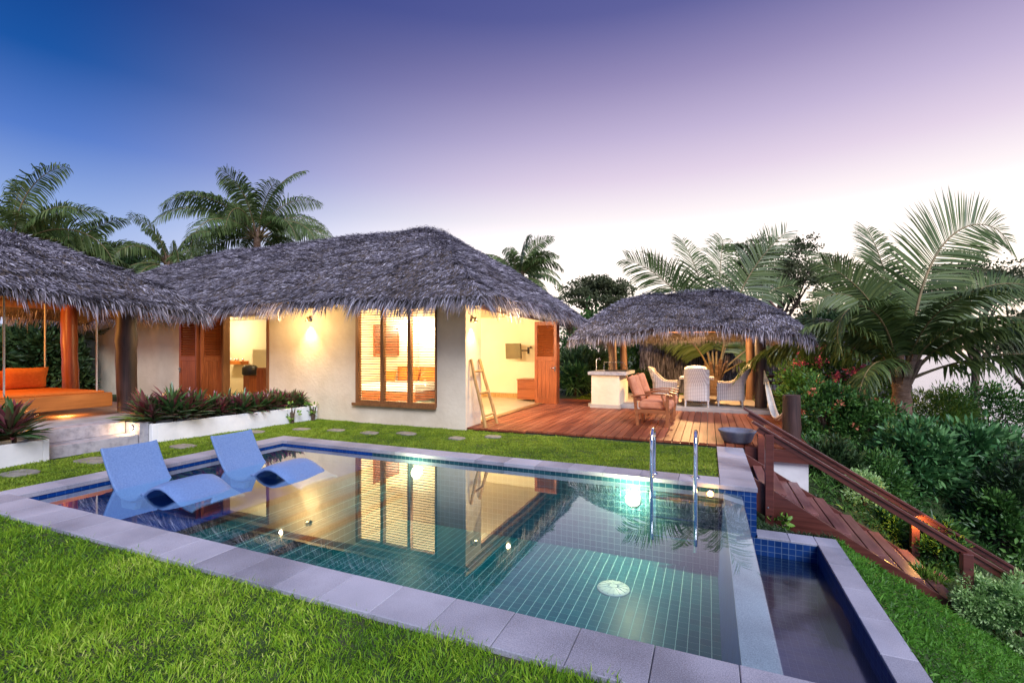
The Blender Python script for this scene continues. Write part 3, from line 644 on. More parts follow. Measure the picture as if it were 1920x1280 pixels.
# inside of the left room
mb = MB(); mb.box(-17.9, -11.2, 11.2, 11.34, .05, 2.6); mb.build('inner_wall', M['plaster_in'], house)
mb = MB(); mb.box(-13.05, -12.25, 10.2, 10.32, .05, 1.58); hw_ = mb.build('half_wall', M['plaster_in'], house)
lampw = (1.0, .80, .50)
def room_lamp(loc, e, s=.12, col=lampw): lamp('room_light', 'POINT', loc, e, col, s, house)
room_lamp((-4.78, 8.52, 2.2), 300, .05); room_lamp((-8.2, 8.55, 2.25), 680, .05); room_lamp((-10.85, 9.5, 2.3), 60, .05); room_lamp((-14.95, 10.2, 2.2), 95, .05); room_lamp((-8.9, 13.2, 2.3), 200, .05)

# wall lamps
def wall_lamp(loc, out, label):
    t = thing('wall_lamp', label, 'wall lamp', loc, math.atan2(out[1], out[0]))
    mb = MB(); mb.tube([(0, 0, .05), (.02, 0, .05)], .045, 14); mb.tube([(.02, 0, .05), (.08, 0, .04)], .012, 8); mb.build('wall_bracket', M['brass'], t)
    mb = MB(); mb.lathe((.10, 0, 0), [(.0, .03), (.022, .055), (.03, .03), (.045, -.045), (.040, -.045), (.0, .02)], 16); mb.build('lamp_shade', M['brass'], t)
    mb = MB(); mb.lathe((.10, 0, -.035), [(0, .02), (.03, .01), (.03, -.008), (0, -.012)], 12); mb.build('bulb', M['glow_warm'], t)
    p = Vector(loc) + Vector((out[0]*.10, out[1]*.10, -.07))
    lamp('wall_lamp_light', 'SPOT', (.10, 0, -.06), 95, (1, .74, .40), .025, t, spot_size=R(88), spot_blend=.9)
    l = lamp('wall_wash_fill', 'POINT', (.80, 0, -.05), 80, (1, .66, .30), .03, t)  # added fill hanging in the air off the wall, widens the warm wash
    return t
wall_lamp((-8.35, 7.995, 2.24), (0, -1), 'brass downlight on the white front wall left of the louvred window')
wall_lamp((-4.345, 8.22, 2.14), (1, 0), 'brass downlight on the narrow side wall above the ladder')

# bed and things in the lit rooms
bed = thing('bed', 'wide low bed seen through the louvred window', 'bed', (-8.25, 11.5, .05))
mb = MB(); mb.box(-1.0, 1.0, -1.0, 1.0, .12, .34); mb.box(-.9, -.8, -.9, -.8, 0, .12); mb.box(.8, .9, -.9, -.8, 0, .12); mb.box(.8, .9, .8, .9, 0, .12); mb.box(-.9, -.8, .8, .9, 0, .12); mb.build('bed_frame', M['red_wood_x'], bed, bevel=.01)
mb = MB(); mb.box(-.95, .95, -.95, .9, .34, .56); mb.build('mattress', M['white'], bed, bevel=.05)
mb = MB(); mb.box(-1.05, 1.05, .98, 1.06, 0, 1.0); mb.build('headboard', M['bed_wood'], bed, bevel=.01)
def cushion_mesh(w, h, t):
    mb = MB(); n = 10
    for s_ in (-1, 1):
        def f(a, b, s_=s_):
            x = (a-.5)*2; y = (b-.5)*2; e = max(0, (1-x**4)*(1-y**4))**.5
            pinch = 1-.06*(x*x*y*y)
            return (x*w/2*(1-.05*(1-abs(y))), s_*t/2*e, y*h/2*(1-.05*(1-abs(x))) + h/2)
        mb.sheet(f, n, n)
    return mb
c0 = cushion_mesh(.75, .42, .2).build('cushion', M['cushion']); c0.location = (-7.7, 11.9, .62); c0.rotation_euler = (R(-20), 0, 0)
tag(c0, 'patterned orange cushion at the right end of the bed behind the louvres', 'cushion', 'cushions on the bed')
c1 = c0.copy(); COL.objects.link(c1); c1.location = (-8.5, 11.9, .62); tag(c1, 'orange cushion in the middle of the bed behind the louvres', 'cushion')
c1 = c0.copy(); COL.objects.link(c1); c1.location = (-9.0, 11.6, .62); c1.scale = (.7, .8, .8); tag(c1, 'small cushion at the left end of the bed behind the louvres', 'cushion')
sh = thing('louvred_shutter', 'red brown slatted shutter on the back wall behind the window', 'shutter', (-9.325, 11.95, 1.38), R(90))
mb = MB(); mb.box(-.62, -.56, -.04, 0, 0, .95); mb.box(.56, .62, -.04, 0, 0, .95); mb.box(-.56, .56, -.04, 0, 0, .03); mb.box(-.56, .56, -.04, 0, .89, .95); mb.build('shutter_frame', M['red_wood'], sh)
mb = MB()
for k in range(14): mb.box(-.56, .56, -.03, -.004, .075+k*.058, .12+k*.058)
mb.build('slats', M['red_wood_x'], sh)
tv = thing('television', 'small flat television on a swivel bracket on the inside wall', 'television', tuple(at(978, 14.8, 661)))
tv.location = (-5.24, 13.70, 1.55)
mt = Matrix.Translation((-.31, -.42, -.02)) @ Matrix.Rotation(R(-14), 4, 'Z') @ Matrix.Rotation(R(4), 4, 'X')
mb = MB(); mb.box(-.29, .29, -.03, .03, -.24, .24, mt); mb.build('television_case', M['screen'], tv, bevel=.008)
mb = MB(); mb.box(-.27, .27, -.034, -.0305, -.22, .22, mt); mb.build('screen', M['screen'], tv)
mb = MB(); mb.box(.0, .06, -.03, 0, -.1, .1); mb.tube([(.03, -.02, 0), (-.15, -.25, 0), (-.31, -.37, .0)], .02, 8); mb.lathe((.12, -.05, .1), [(0, .04), (.035, .03), (.045, -.03), (0, -.04)], 10); mb.build('bracket', M['dark_metal'], tv)
cb = thing('wooden_cabinet', 'low red wooden cabinet against the inside wall beside the folded doors', 'cabinet', (-4.95, 13.25, .045))
mb = MB(); mb.box(-.34, .30, -.30, .30, .05, .62); mb.box(-.36, .32, -.32, .32, .621, .65); mb.build('cabinet_body', M['red_wood_x'], cb, bevel=.006)
for z in (.1, .36): MB().box(-.30, .26, -.325, -.302, z, z+.22).build('drawer', M['red_wood_x'], cb, bevel=.006)
vs_ = thing('vanity_shelf', 'timber shelf holding cups on the far wall of the left room', 'shelf', (-14.87, 11.05, 1.2), 0)
mb = MB(); mb.box(-.36, .36, -.15, .14, -.12, 0); mb.build('shelf_board', M['bed_wood'], vs_, bevel=.004)
for i, (dx, dy, r_) in enumerate(((.05, -.2, .04), (.1, -.08, .035), (.0, .05, .045), (.12, .17, .035))):
    mb = MB(); mb.lathe((0, 0, 0), [(0, .002), (r_*.8, .002), (r_, .09), (r_*.9, .09), (r_*.72, .015), (0, .015)], 14)
    o = mb.build('glass_cup', M['steel'] if i % 2 else M['white']); o.location = (-14.87+dy*1.4, 11.0+dx*.6, 1.202)
    tag(o, ('small white cup at the near end of the shelf', 'small metal cup second on the shelf', 'wider white cup near the middle of the shelf', 'metal cup at the far end of the shelf')[i], 'cup', 'cups on the vanity shelf')
st_ = thing('bar_stool', 'round black seated stool on a red timber column in the left room', 'stool', tuple(at(469, 12.9, z=.045)))
mb = MB(); mb.box(-.12, .12, -.12, .12, 0, .82); mb.build('stool_base', M['red_wood'], st_, bevel=.01)
mb = MB(); mb.lathe((0, 0, .82), [(0, 0), (.17, 0), (.2, .03), (.2, .2), (.14, .27), (0, .29)], 20); mb.build('stool_seat', M['black'], st_)
cb = thing('tall_cupboard', 'narrow red timber cupboard just inside the left doorway', 'cupboard', tuple(at(497, 12.2, z=.045)))
mb = MB(); mb.box(-.12, .12, -.15, .15, 0, 1.05); mb.build('cupboard_body', M['red_wood'], cb, bevel=.006); MB().box(-.10, .10, -.172, -.152, .05, 1.0).build('cupboard_door', M['red_wood'], cb, bevel=.004)

# ------------------------------------------------------------------ ladder
ldr = thing('timber_ladder', 'rustic pole ladder leaning on the narrow white side wall', 'ladder', (-4.05, 8.5, 0), world=True)
r0 = [Vector((-3.98, 8.13, .02)), Vector((-4.31, 8.14, 1.36))]; r1 = [Vector((-4.00, 8.70, .02)), Vector((-4.30, 8.50, 1.36))]
for a, b_ in (r0, r1): MB().tube([a, a.lerp(b_, .3)+Vector((.006, .008, 0)), a.lerp(b_, .7)+Vector((-.004, -.006, 0)), b_], [.036, .034, .032, .030], 10).build('rail', M['bamboo'], ldr)
for t in (.17, .50, .82): MB().tube([r0[0].lerp(r0[1], t), r1[0].lerp(r1[1], t)], .022, 8).build('rung', M['bamboo'], ldr)
# ------------------------------------------------------------------ deck and stairs
deck = thing('timber_deck', 'red brown timber deck between the house and the dining pavilion', 'deck', (-1, 10, 0), world=True)
V, F, rn = [], [], []
x = -4.33; DZT = .035
while x < 1.42:
    w = .135; x1 = min(x+w-.012, 1.42); ya = 8.12 if x > -3.2 else 8.02
    n = len(V); V += [(x, ya, 0), (x1, ya, 0), (x1, 12.38 if x > -2.8 else 14.2, 0), (x, 12.38 if x > -2.8 else 14.2, 0)]; V += [(a, b_, DZT+RNG.uniform(-.001, .001)) for a, b_, c in V[n:n+4]]
    F += [(n, n+3, n+2, n+1), (n+4, n+5, n+6, n+7)] + [(n+i, n+(i+1) % 4, n+4+(i+1) % 4, n+4+i) for i in range(4)]; rn += [RNG.random()]*8; x += w
def deck_mat():
    m, nt, bs, out = mat_new('deck_boards'); a = N(nt, 'ShaderNodeAttribute', attribute_name='rnd'); n = N(nt, 'ShaderNodeTexNoise', {'Vector': coords(nt, (2.5, .3, 1)), 'Scale': 2.0, 'Detail': 6})
    n2 = N(nt, 'ShaderNodeTexNoise', {'Vector': coords(nt), 'Scale': .8, 'Detail': 3})
    s_ = N(nt, 'ShaderNodeMath', {0: a.outputs['Fac'], 1: .22, 2: n.outputs[0]}, operation='MULTIPLY_ADD'); s2 = N(nt, 'ShaderNodeMath', {0: s_.outputs[0], 1: .5}, operation='MULTIPLY')
    nt.links.new(ramp(nt, s2.outputs[0], [(.20, (.12, .028, .014)), (.32, (.24, .068, .032)), (.45, (.36, .125, .065))]), bs.inputs['Base Color'])
    nt.links.new(N(nt, 'ShaderNodeMapRange', {0: n2.outputs[0], 3: .34, 4: .6}).outputs[0], bs.inputs['Roughness']); bs.inputs['Specular IOR Level'].default_value = .14
    b = N(nt, 'ShaderNodeBump', {'Height': n.outputs[0], 'Strength': .3, 'Distance': .004}); nt.links.new(b.outputs[0], bs.inputs['Normal']); return m
M['deck'] = deck_mat()
raw('deck_boards', V, [F], M['deck'], deck, rnd=rn, smooth=False)
mb = MB(); mb.box(-4.3, 1.40, 8.14, 12.36, -.02, -.004); mb.build('deck_gap_shade', M['black'], deck)  # one black sheet below the boards, its colour stands for shade in the gaps
mb = MB(); mb.box(.52, 1.46, 8.055, 8.115, -.16, .03); mb.box(1.425, 1.475, 8.12, 12.3, -.16, .03); mb.build('fascia_board', M['stair_wood'], deck, bevel=.004)
mb = MB(); mb.box(.50, 1.38, 8.13, 12.3, -1.6, -.022); mb.build('support_wall', M['white_render'], deck)
# stump post on the deck
def log_post(name, label, loc, h, r, mat, seed=0, group=None, lean=(0, 0), cat='post'):
    g = np.random.default_rng(seed); mb = MB(); pts, rad = [], []
    for i in range(9):
        t = i/8; pts.append(Vector((lean[0]*t+g.normal()*.002, lean[1]*t+g.normal()*.002, h*t))); rad.append(r*(1.05-.12*t+g.normal()*.008))
    mb.tube(pts, rad, 14); o = mb.build(name, mat); o.location = loc; tag(o, label, cat, group); return o
log_post('log_post', 'thick dark log post standing on the deck corner by the stair', (1.20, 8.42, .03), .80, .13, M['dark_pole'], 3)
bw = thing('stone_bowl', 'wide blue grey stone bowl on the deck edge', 'bowl', (.43, 8.42, .035))
mb = MB(); mb.lathe((0, 0, 0), [(0, .002), (.19, .002), (.215, .03), (.262, .155), (.285, .185), (.285, .20), (.262, .20), (.245, .17), (.19, .05), (0, .045)], 32); mb.build('bowl_body', M['bowl'], bw)

# stairs going down to the right
stair = thing('timber_stair', 'dark red timber stair going down the slope beside the deck', 'stair', (2, 7.2, -.8), world=True)
SY0, SY1 = 6.45, 7.95; SL = .60
def sz(x): return -.06 - (x-.50)*SL
XE = 3.3
for nm, yy in (('stringer', SY0), ('stringer', SY1)):
    MB().prism([(.50, sz(.5)+.02), (XE, sz(XE)+.02), (XE+.12, sz(XE)-.30), (XE-.1, sz(XE)-.34), (.50, sz(.5)-.36)], 'y', yy, yy+.05).build(nm, M['stair_wood'], stair, bevel=.004)
x = .62; k = 0
while x < XE-.1:
    z = sz(x+.12)-.015
    for j in (0, 1):
        a = x+j*.138; MB().box(a, a+.122, SY0+.054, SY1-.004, z-.035, z+RNG.uniform(-.002, .002)).build('tread', M['tread_wood'], stair, bevel=.004)
    x += .325; k += 1
def rz_(x): return .60 - (x-.57)*SL*1.02
for yy in (SY0+.02, SY1+.03):
    MB().beam((.50, yy, rz_(.50)), (5.6, yy, rz_(5.6)), .075, .035).build('handrail', M['stair_wood'], stair, bevel=.006)
    MB().beam((.56, yy, rz_(.56)-.055), (5.5, yy, rz_(5.5)-.055), .04, .06).build('under_rail', M['stair_wood'], stair, bevel=.004)
posts = [(.68, SY0-.035, .55, 1), (2.52, SY0-.035, .8, 0), (.74, SY1+.06, .5, 0), (2.60, SY1+.06, .9, 0), (4.3, SY1+.06, .9, 0), (4.2, SY0-.035, .9, 0)]
for x_, y_, dn, bolt in posts:
    zt = rz_(x_)-.03; mb = MB(); mb.box(x_-.045, x_+.045, y_-.045, y_+.045, sz(x_)-dn*.9, zt); p_ = mb.build('rail_post', M['stair_wood'], stair, bevel=.005)
    if bolt:
        for dx, dz in ((-.015, -.20), (.015, -.30)): MB().tube([(x_+dx, y_-.046, sz(x_)+dz), (x_+dx, y_-.056, sz(x_)+dz)], .010, 8).build('bolt', M['steel'], p_)
def post_light(loc, e, label, mat='glow_amber', col=(1, .50, .12)):
    t = thing('rail_light', label, 'light', loc)
    mb = MB(); mb.lathe((0, 0, 0), [(0, .02), (.035, .018), (.04, -.004), (.032, -.004), (.028, .006), (0, .008)], 14); mb.build('light_cap', M['brass'], t)
    mb = MB(); mb.lathe((0, 0, 0), [(0, .004), (.026, .002), (.02, -.016), (0, -.02)], 12); mb.build('light_lens', M[mat], t)
    lamp('rail_light_lamp', 'POINT', (0, 0, -.045), e, col, .015, t)
post_light((2.58, SY1-.05, rz_(2.6)-.12), 13, 'amber light glowing on the lower stair post')
post_light((.74, SY1-.04, rz_(.74)-.13), 1.2, 'pale light on the upper stair post beside the bowl', 'glow_warm', (1, .9, .5))

# ------------------------------------------------------------------ dining pavilion
pav = thing('dining_pavilion', 'open dining shelter with bluish thatch roof behind the armchairs', 'pavilion', (-.7, 14, 0), world=True)
mb = MB(); mb.box(-3.0, 1.48, 12.42, 16.0, -.1, .125); mb.build('floor_slab', M['slab'], pav, bevel=.008)
def cutf(x, y): return .16*np.exp(-((x+.35)/1.1)**4)*np.clip(1-(y-11.55)/1.2, 0, 1)
rfp, hp = hip_roof(pav, -3.35, 2.10, 11.75, 16.6, 2.02, 3.25, -1.65, .35, 14.1, 14.11, dens=3200, bulge=.13, droop=.22, fr=.26, L=.12, W=.013, frn=460, cut=cutf)
for x_, y_, m_, r_ in ((-2.45, 13.0, 'pole_wood', .11), (1.20, 13.05, 'dark_pole', .13), (-2.5, 15.1, 'pole_wood', .11), (1.12, 15.1, 'pole_wood', .12)):
    mb = MB(); mb.tube([(x_, y_, .12), (x_+.02, y_, .9), (x_-.01, y_+.01, 1.7), (x_, y_, 2.35)], [r_*1.05, r_, r_*.96, r_*.9], 14); mb.build('post', M[m_], pav)
for a, b_ in (((-2.45, 13, 2.15), (1.2, 13, 2.15)), ((-2.45, 15.1, 2.15), (1.2, 15.1, 2.15)), ((-2.45, 13, 2.25), (-2.45, 15.1, 2.25)), ((1.2, 13, 2.25), (1.2, 15.1, 2.25))): MB().tube([a, b_], .07, 10).build('beam', M['pole_wood'], pav)
for k in range(7):
    x_ = -2.9+k*.82; MB().tube([(x_, 12.0, hp(x_, 12.0)-.24), (x_*.8-.1, 14.1, 2.85)], .03, 6).build('rafter', M['pole_wood'], pav)
def hang_lamp(loc, e, label, col=(1, .50, .16)):
    t = thing('pendant_lamp', label, 'lamp', loc)
    mb = MB(); mb.tube([(0, 0, .6), (0, 0, .1)], .006, 6); mb.lathe((0, 0, 0), [(.012, .1), (.03, .09), (.07, .0), (.065, 0), (.02, .07)], 16); mb.build('lamp_shade', M['brass'], t)
    mb = MB(); mb.lathe((0, 0, .02), [(0, .03), (.025, .015), (.02, -.02), (0, -.03)], 10); mb.build('bulb', M['glow_warm'], t)
    lamp('pendant_light', 'POINT', (0, 0, -.05), e, col, .06, t)
hang_lamp((-.5, 14.0, 2.12), 560, 'small brass pendant lamp hidden under the dining roof', (1, .58, .24))
# bar counter with barbecue
bar = thing('bar_counter', 'cream rendered counter with grey stone top at the left of the dining pavilion', 'counter', (-2.35, 13.3, 0), world=True)
mb = MB(); mb.box(-2.86, -2.12, 12.2, 13.6, .03, .90); mb.build('counter_body', M['plaster'], bar, bevel=.01)
mb = MB(); mb.box(-2.94, -1.95, 12.14, 13.7, .90, .985); mb.build('counter_top', M['stone'], bar, bevel=.006)
mb = MB(); mb.box(-2.89, -2.09, 12.17, 13.62, .0, .13); mb.build('counter_plinth', M['slab'], bar)
bq = thing('barbecue_plate', 'dark flat grill plate with thin metal rail on the stone counter', 'barbecue', (-2.3, 12.9, .987))
mb = MB(); mb.box(-.28, .28, -.3, .3, 0, .03); mb.build('grill_plate', M['dark_metal'], bq, bevel=.004)
mb = MB(); mb.tube([(-.3, -.32, 0), (-.3, -.32, .24), (.22, -.32, .24)], .007, 6); mb.tube([(-.3, .3, 0), (-.3, .3, .24), (-.3, -.32, .24)], .007, 6); mb.tube([(.22, -.32, .24), (.28, -.1, .06)], .007, 6); mb.build('grill_rail', M['steel'], bq)
tp = thing('tap', 'slim steel tap standing on the counter by the post', 'tap', (-2.78, 12.45, .987))
mb = MB(); mb.tube([(0, 0, 0), (0, 0, .3), (.03, 0, .34), (.09, 0, .34), (.11, 0, .30)], .012, 8); mb.build('spout', M['steel'], tp)
# wicker chairs and table
def wicker_chair(label, loc, rz):
    """faces +x"""
    t = thing('wicker_chair', label, 'chair', loc, rz, 'wicker chairs round the dining table')
    # side profile shell: wide arms, tall flared back
    mb = MB(); n = 9
    def rim(s):      # s 0..1 from front of left arm round the back to the front of right arm -> (x, y, ztop)
        s2 = abs(s-.5)*2
        if s2 > .42:   # arm
            k = (s2-.42)/.58; x = -.24+.55*k; y = .30*(1 if s > .5 else -1); zt = .60+.34*max(0, 1-k*2.3)**1.3
        else:
            a = s2/.42; x = -.33+.09*a**3; y = .30*(a**.8)*(1 if s > .5 else -1); zt = .98-.04*a**2
        return x, y, zt
    SS = [i/28 for i in range(29)]
    for off, nm in ((0, 0), (-.05, 1)):
        def f(a, b, off=off):
            x, y, zt = rim(a); z = .16+(zt-.16)*b; fl = max(0, (z-.55))*.32*(1 if abs(a-.5) < .35 else .55)
            return ((x-fl) - (off if abs(a-.5) < .25 else 0), y + (off if y > 0 else -off)*(1 if abs(a-.5) > .1 else 0), z)
        mb.sheet(f, 28, 8)
    def cap(a, b):
        x, y, zt = rim(a); fl = max(0, (zt-.55))*.32*(1 if abs(a-.5) < .35 else .55)
        o_ = -.05*b; return ((x-fl) - (o_ if abs(a-.5) < .25 else 0), y + (o_ if y > 0 else -o_)*(1 if abs(a-.5) > .1 else 0), zt+.012*math.sin(PI*b))
    mb.sheet(cap, 28, 3)
    mb.box(-.27, .31, -.27, .27, .16, .40); mb.build('wicker_shell', M['wicker'], t, fix=False)
    mb = MB(); mb.box(-.23, .33, -.245, .245, .40, .47); mb.build('seat_cushion', M['hammock'], t, bevel=.02)
    for a, b_ in ((.28, .26), (.28, -.26), (-.26, .26), (-.26, -.26)): MB().tube([(a, b_, .17), (a*1.02, b_*1.02, 0)], [.028, .018], 8).build('leg', M['wicker'], t)
ZS = .125
wicker_chair('white wicker chair left of the table, seen in profile', (-1.05, 13.15, ZS), 0)
wicker_chair('white wicker chair with its tall back to the pool', (-.27, 12.80, ZS), R(90))
wicker_chair('white wicker chair right of the table, nearest the hammock', (.52, 13.2, ZS), R(180))
wicker_chair('white wicker chair on the far side of the table, mostly hidden', (-.33, 14.0, ZS), R(-90))
tb = thing('dining_table', 'square wicker dining table between the four wicker chairs', 'table', (-.28, 13.4, ZS))
mb = MB(); mb.box(-.42, .42, -.38, .38, .66, .72); mb.build('tabletop', M['wicker'], tb, bevel=.015)
mb = MB(); mb.box(-.1, .1, -.1, .1, .03, .66); mb.box(-.25, .25, -.25, .25, 0, .03); mb.build('pedestal', M['wicker'], tb, bevel=.01)
# armchairs
def armchair():
    t = thing('timber_armchair', 'timber armchair with salmon cushions nearest the pool on the deck', 'armchair', (0, 0, 0), 0, 'cushioned armchairs on the deck')
    for s_ in (-1, 1):
        y = .31*s_
        MB().beam((.30, y, 0), (.30, y, .60), .06, .045, (0, 1, 0)).build('leg', M['chair_wood'], t, bevel=.005)
        MB().beam((-.27, y, 0), (-.33, y, .60), .06, .045, (0, 1, 0)).build('leg', M['chair_wood'], t, bevel=.005)
        mb = MB(); pts = [(-.40, y, .575), (-.2, y, .605), (.05, y, .635), (.25, y, .63), (.40, y, .60)]
        for a, b_ in zip(pts[:-1], pts[1:]): mb.beam(a, b_, .075, .026)
        mb.build('armrest', M['chair_wood'], t, bevel=.006)
        MB().beam((-.30, y, .29), (.33, y, .29), .03, .075).build('seat_rail', M['chair_wood'], t, bevel=.004)
        MB().beam((-.33, y*.86, .55), (-.50, y*.86, .98), .03, .05, (0, 1, 0)).build('back_post', M['chair_wood'], t, bevel=.004)
        MB().beam((.27, y*1.02, .40), (.19, y*1.02, .61), .03, .035, (0, 1, 0)).build('arm_brace', M['chair_wood'], t, bevel=.004)
    MB().beam((.33, -.29, .29), (.33, .29, .29), .03, .075).build('front_rail', M['chair_wood'], t, bevel=.004)
    mb = MB()
    for k in range(5): mb.beam((-.345-.036*k, -.27, .56+.09*k), (-.345-.036*k, .27, .56+.09*k), .018, .05)
    mb.build('back_slats', M['chair_wood'], t, bevel=.003)
    mb = MB(); mb.box(-.27, .37, -.275, .275, .33, .49); mb.build('seat_cushion', M['salmon'], t, bevel=.045)
    mt = Matrix.Translation((-.25, 0, .49)) @ Matrix.Rotation(R(-19), 4, 'Y'); mb = MB(); mb.box(-.075, .055, -.275, .275, 0, .52, mt); mb.build('back_cushion', M['salmon'], t, bevel=.045)
    return t
ac = armchair(); ac.location = (-1.02, 9.88, DZT); ac.rotation_euler.z = R(-3)
a2 = copy_tree(ac); a2.location = (-1.0, 10.95, DZT); a2.rotation_euler.z = R(3); a2['label'] = 'timber armchair with salmon cushions farther back, behind the first one'
# hammock
hm = thing('hammock', 'pale cloth hammock hanging between the pavilion post and the log post', 'hammock', (1.2, 11, .5), world=True)
A_, B_ = Vector((1.26, 12.9, 1.05)), Vector((1.26, 8.62, .68))
def ham(t): 
    p = A_.lerp(B_, t); p.z -= .62*4*t*(1-t)*(1-.15*math.cos(2*PI*t)); return p
mb = MB()
def hf(a, b):
    t = .12+.76*a; p = ham(t); w = .05+.07*math.sin(PI*a)**.7; s_ = (b-.5)*2; return (p.x+s_*w*.6, p.y, p.z+abs(s_)**2*w*.55+.012*math.sin(b*40+a*3))
mb.sheet(hf, 30, 16); mb.build('hammock_cloth', M['hammock'], hm, fix=False, solid=.012)
for t0, t1 in ((0, .14), (.86, 1)):
    mb = MB()
    for k in range(5):
        e = (k-2)*.03; p0, p1 = (ham(t0), ham(t1)) if t0 == 0 else (ham(t1), ham(t0)); mb.tube([p0, p0.lerp(p1, .5)+Vector((e*.5, 0, -.01)), p1+Vector((e, 0, .02))], .007, 5)
    mb.build('hanging_cords', M['rope'], hm)
# log rail and thatch screen behind the pavilion
lr = thing('log_railing', 'dark horizontal log railing right of the dining pavilion', 'railing', (2.0, 15, 0), world=True)
for z in (.78, .60): MB().tube([(1.2, 15.6, z), (3.2, 15.9, z)], .05, 8).build('rail', M['dark_pole'], lr)
for x_, y_ in ((3.1, 15.88), (1.45, 15.65)): MB().tube([(x_, y_, -.2), (x_, y_, .9)], .06, 8).build('post', M['dark_pole'], lr)
def thatch_screen(name, label, a, b, h, seed):
    g = np.random.default_rng(seed); t_ = thing(name, label, 'fence', tuple(a), world=True); a = Vector(a); b = Vector(b); d = b-a; Ln = d.length
    nrm = Vector((d.y, -d.x, 0)).normalized()
    mb = MB(); mb.beam(a+Vector((0, 0, h/2)), b+Vector((0, 0, h/2)), .08, h, (0, 0, 1)); mb.build('backing', M['thatch_base'], t_)
    n = int(Ln*h*420); s = g.uniform(0, 1, n); z = g.uniform(.15, h+.05, n); off = g.uniform(.04, .09, n)
    P = np.stack([a.x+d.x*s+nrm.x*off, a.y+d.y*s+nrm.y*off, a.z+z], -1); D = np.stack([nrm.x*.1+g.normal(size=n)*.12, nrm.y*.1+g.normal(size=n)*.12, -np.ones(n)], -1)
    S = np.tile(np.array(d.normalized()), (n, 1)) + g.normal(size=(n, 3))*.3
    B = blades(P, D, S, g.uniform(.25, .45, n), .035, .1); raw('thatch_leaves', B[0], [B[1], B[2]], M['thatch'], t_, rnd=np.repeat(g.beta(2, 3.4, n), 5))
thatch_screen('thatch_fence', 'tall grey thatch screen behind the dining pavilion', (-2.4, 18.3, 0), (6.2, 19.4, 0), 2.3, 5)

# ------------------------------------------------------------------ left terrace, steps, planters
mb = MB(); mb.box(-19, -9.22, -2.0, 7.6, -.1, .33); mb.box(-9.22, -9.0, 4.80, 7.6, -.1, .30); mb.box(-9.22, -9.0, -2, 3.45, -.1, .30)
tag(mb.build('terrace', M['ground']), kind='structure')
stp = thing('garden_steps', 'two grey stone steps between the two white planters', 'steps', (-9, 4.1, 0), world=True)
MB().box(-9.24, -8.62, 3.52, 4.66, -.05, .15).build('step', M['stone'], stp, bevel=.006)
MB().box(-9.60, -8.98, 3.30, 4.66, .153, .345).build('step', M['stone'], stp, bevel=.006)
mb = MB(); mb.box(-8.995, -8.60, 4.67, 4.80, -.05, .335); mb.build('step_side_block', M['stone'], stp, bevel=.006)
sl_ = thing('step_light', 'small warm light set into the block beside the stone steps', 'light', (-8.80, 4.668, .25))
mb = MB(); mb.tube([(0, 0, 0), (0, -.02, 0)], .04, 14); mb.build('light_ring', M['steel'], sl_); mb = MB(); mb.tube([(0, -.0205, 0), (0, -.024, 0)], .028, 14); mb.build('light_lens', M['glow_warm'], sl_)
lamp('step_light_lamp', 'POINT', (0, -.07, -.01), 5, (1, .6, .25), .02, sl_)
mb = MB(); mb.box(-14.6, -9.42, -.5, 6.2, .334, .42); slabp = mb
def planter(label, x0, x1, y0, y1, h, skew=0.0):
    t = thing('planter_wall', label, 'planter', ((x0+x1)/2, (y0+y1)/2, 0), world=True, group=None)
    th = .07; mb = MB()
    def sk(p): return Vector((p[0]+skew*(p[1]-y0)/(y1-y0), p[1], p[2]))
    for b in ((x0, x1, y0, y0+th), (x0, x1, y1-th, y1), (x1-th, x1, y0+th, y1-th), (x0, x0+th, y0+th, y1-th)):
        pts = [sk((a, c, z)) for z in (-.05, h) for a, c in ((b[0], b[2]), (b[1], b[2]), (b[1], b[3]), (b[0], b[3]))]
        mb.add(pts, [(0, 3, 2, 1), (4, 5, 6, 7), (0, 1, 5, 4), (1, 2, 6, 5), (2, 3, 7, 6), (3, 0, 4, 7)])
    mb.build('planter_sides', M['white_render'], t, bevel=.006)
    pts = [sk((a, c, h-.05)) for a, c in ((x0+th, y0+th), (x1-th, y0+th), (x1-th, y1-th), (x0+th, y1-th))]
    MB().add(pts, [(0, 1, 2, 3)]).build('soil', M['soil'], t)
planter('long white planter running from the stone steps to the house', -8.99, -8.52, 4.81, 7.95, .30, .42)
planter('short white planter left of the stone steps', -8.99, -8.52, 0.5, 3.50, .28, 0)

